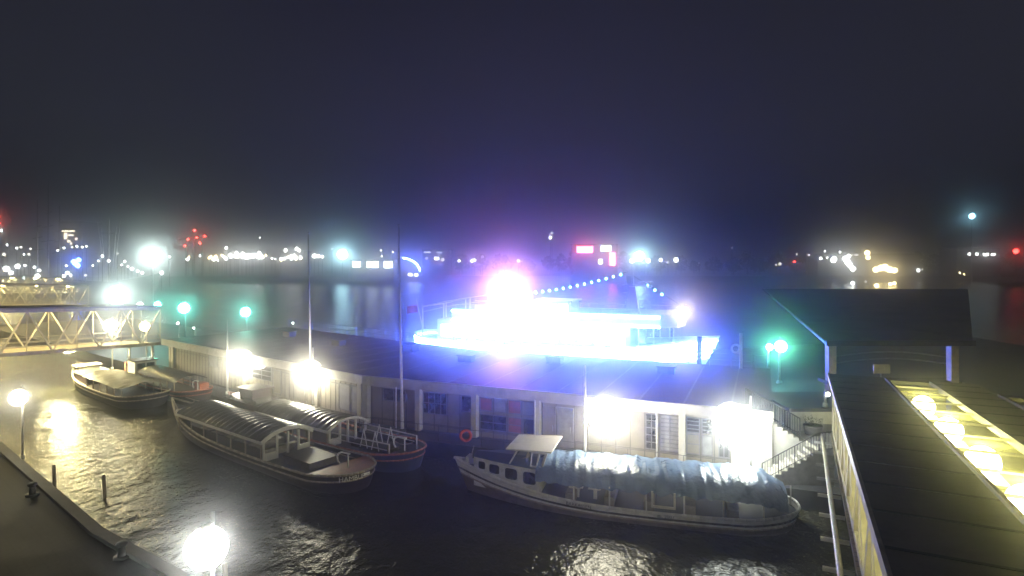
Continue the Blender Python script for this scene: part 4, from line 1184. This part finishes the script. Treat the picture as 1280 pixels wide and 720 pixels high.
# theatre with arched blue-lit roof
p = at(507, 322, 345)
t = thing('theatre', 'theatre with an arched roof edged in blue white light on the far bank', 'building', (p.x, p.y, 2.5))
m = MB(); 
prof = [(9.5*math.cos(a), 9*math.sin(a)+1) for a in [PI*k/14 for k in range(15)]]
n = len(prof)
m.add([(x,-8,z) for x,z in prof]+[(x,8,z) for x,z in prof], [tuple(range(n)), tuple(range(2*n-1,n-1,-1))]+[(k+1,k,n+k,n+k+1) for k in range(n-1)])
m.build('shell', M['farwall'], t)
m = MB(); m.path([(x*1.02,-8.2,z+.2) for x,z in prof[1:8]], .42, 6); m.build('roof_lights', E['ledwin'], t)
m = MB(); m.box(3,5,-8.3,-8.05,.5,1.8).box(6.4,8,-8.3,-8.05,.3,1.6); m.build('window', E['white'], t)
far_block(528, 562, 313, 345, 2.5, 'dark waterfront house with a few small lit windows left of the ship glow', 'waterfront_house', 'building',
    [(532,534.5,322,324,'dim'),(543,548.5,321.5,324.5,'white'),(552,555,323,326,'dim'),(530,538,314.5,316,'dim'),(546,552,315,316.3,'dim')])
for (px, py, em) in ((574,326,'white'),(590,326,'white'),(593,325,'white'),(603,321,'dim'),(648,326,'white'),(688,297,'white'),(690,291,'dim')):
    far_lamp(px, py, 336, .7, em, 'small light on the dark far bank over the ship', 'single lights behind the ship')
# red and blue illuminated signs
sb = far_block(716, 772, 306, 345, 2.5, 'waterfront building with a red and a blue white illuminated panel', 'waterfront_house', 'building',
    [(721,741,308,316,'pinksign'),(751,764,307,314,'panel'),(748,753,324,330,'panel'),(762,769,316,332,'pinksign')], 10)
for (px, py, r, em) in ((826,325,1.0,'white'),(845,325,1.3,'white'),(835,328,.6,'dim'),(790,326,1.2,'white'),(810,326,1.2,'white'),(874,329,.4,'dim'),(915,310,.4,'dim')):
    far_lamp(px, py, 336, r, em, 'small white light on the far bank beside the pale cyan floodlight', 'lights beside the cyan floodlight')

# right: dock with clustered lamps
dockG = 'dock lights across the water'
far_block(1022, 1150, 318, 352, 2.5, 'long dark dock shed behind the cluster of dock lights', 'dock_shed', 'building',
    [(1063,1066,317.5,319.5,'dim'),(1068,1073,317.5,319.5,'dim')])
for (px, py, r, em) in ((1042,325,1.5,'white'),(1043,323,1.2,'white'),(1026,323,.8,'white'),(1031,314,.5,'white'),(1034,322,.5,'white'),(1050,315,.6,'white'),(1056,323,1.3,'white'),(1059,327,1.5,'white'),(1062,331,1.5,'white'),(1066,336,1.4,'white'),(1061,320,1.0,'white'),
    (1084,316,1.4,'amber'),(1085,322,1.2,'amber'),(1095,337,1.6,'amber'),(1101,335,1.7,'amber'),(1106,334,1.7,'amber'),(1112,337,1.7,'amber'),(1118,338,1.5,'amber'),(1066,354,1.0,'white'),(1082,352,.5,'dim'),(1096,357,1.1,'amber'),(1113,355,.9,'amber'),(1118,354,.9,'amber'),
    (1148,338,.9,'white'),(1153,337,.4,'dim'),(1200,341,.5,'amber'),(1205,343,.4,'amber'),(993,327,.5,'red'),(1011,319,.6,'dim'),(996,318,.5,'dim'),(975,330,.9,'dim'),(970,331,.5,'dim')):
    Y = 336 if py < 338 else (13+ .5)*FPX/(py+5-HOR)
    far_lamp(px, py, min(336, Y), r*(min(336,Y)/336), em, 'one of the clustered %s lamps on the dock beyond the dark pavilion roof' % ('amber' if em == 'amber' else 'red' if em == 'red' else 'white'), dockG, 2.5 if Y >= 336 else 0.0)
far_block(1196, 1250, 311, 345, 2.5, 'dark waterside building with a row of four lit windows', 'waterfront_house', 'building',
    [(1210,1213,316,319,'white'),(1219,1223,316,319,'white'),(1229,1236,316.5,320,'white'),(1239,1244,316.5,319.5,'white')])
lamp_on_pole('mast_light', 'single pale blue light high on a mast, like a moon over the dark harbour', 'mast light', (at(1215,270,300).x, 300.3, 0.0), at(1215,270,300).z+2, at(1215,270,300), 1.3, E['moon'], None, .35)
far_lamp(1270, 314, 300, 1.2, 'red', 'red glowing lamp on the shore below the pale blue mast light', None, 0.0)
# dark trees and sheds that close the far bank
def far_tree(x, y, h, wd, seed):
    r = random.Random(seed)
    t = thing('tree', 'dark tree in the gloomy far bank treeline', 'tree', (x, y, 2.5), 0, 'trees of the far bank')
    MB().tube((0,0,0),(0,0,h*.55),.4,6,.2).build('trunk', M['farwall'], t)
    m = MB()
    for k in range(130):
        a = r.random()*2*PI; ph_ = r.random(); rr_ = wd*(.4+.6*r.random())*math.sin(PI*(.15+.8*ph_))
        c = Vector((rr_*math.cos(a), rr_*math.sin(a), h*(.25+.75*ph_))); s_ = wd*.22
        u = Vector((r.uniform(-1,1),r.uniform(-1,1),r.uniform(-1,1))).normalized()*s_; v = Vector((r.uniform(-1,1),r.uniform(-1,1),r.uniform(-1,1))).normalized()*s_
        m.add([c-u, c+v, c+u, c-v], [(0,1,2,3)])
    m.build('crown', M['fartree'], t)
for k in range(34):
    px = 575 + k*21 + rnd.uniform(-7,7); Y = 372 + rnd.uniform(0,25)
    far_tree((px-640)/FPX*Y, Y, rnd.uniform(8,14), rnd.uniform(4,7), k)
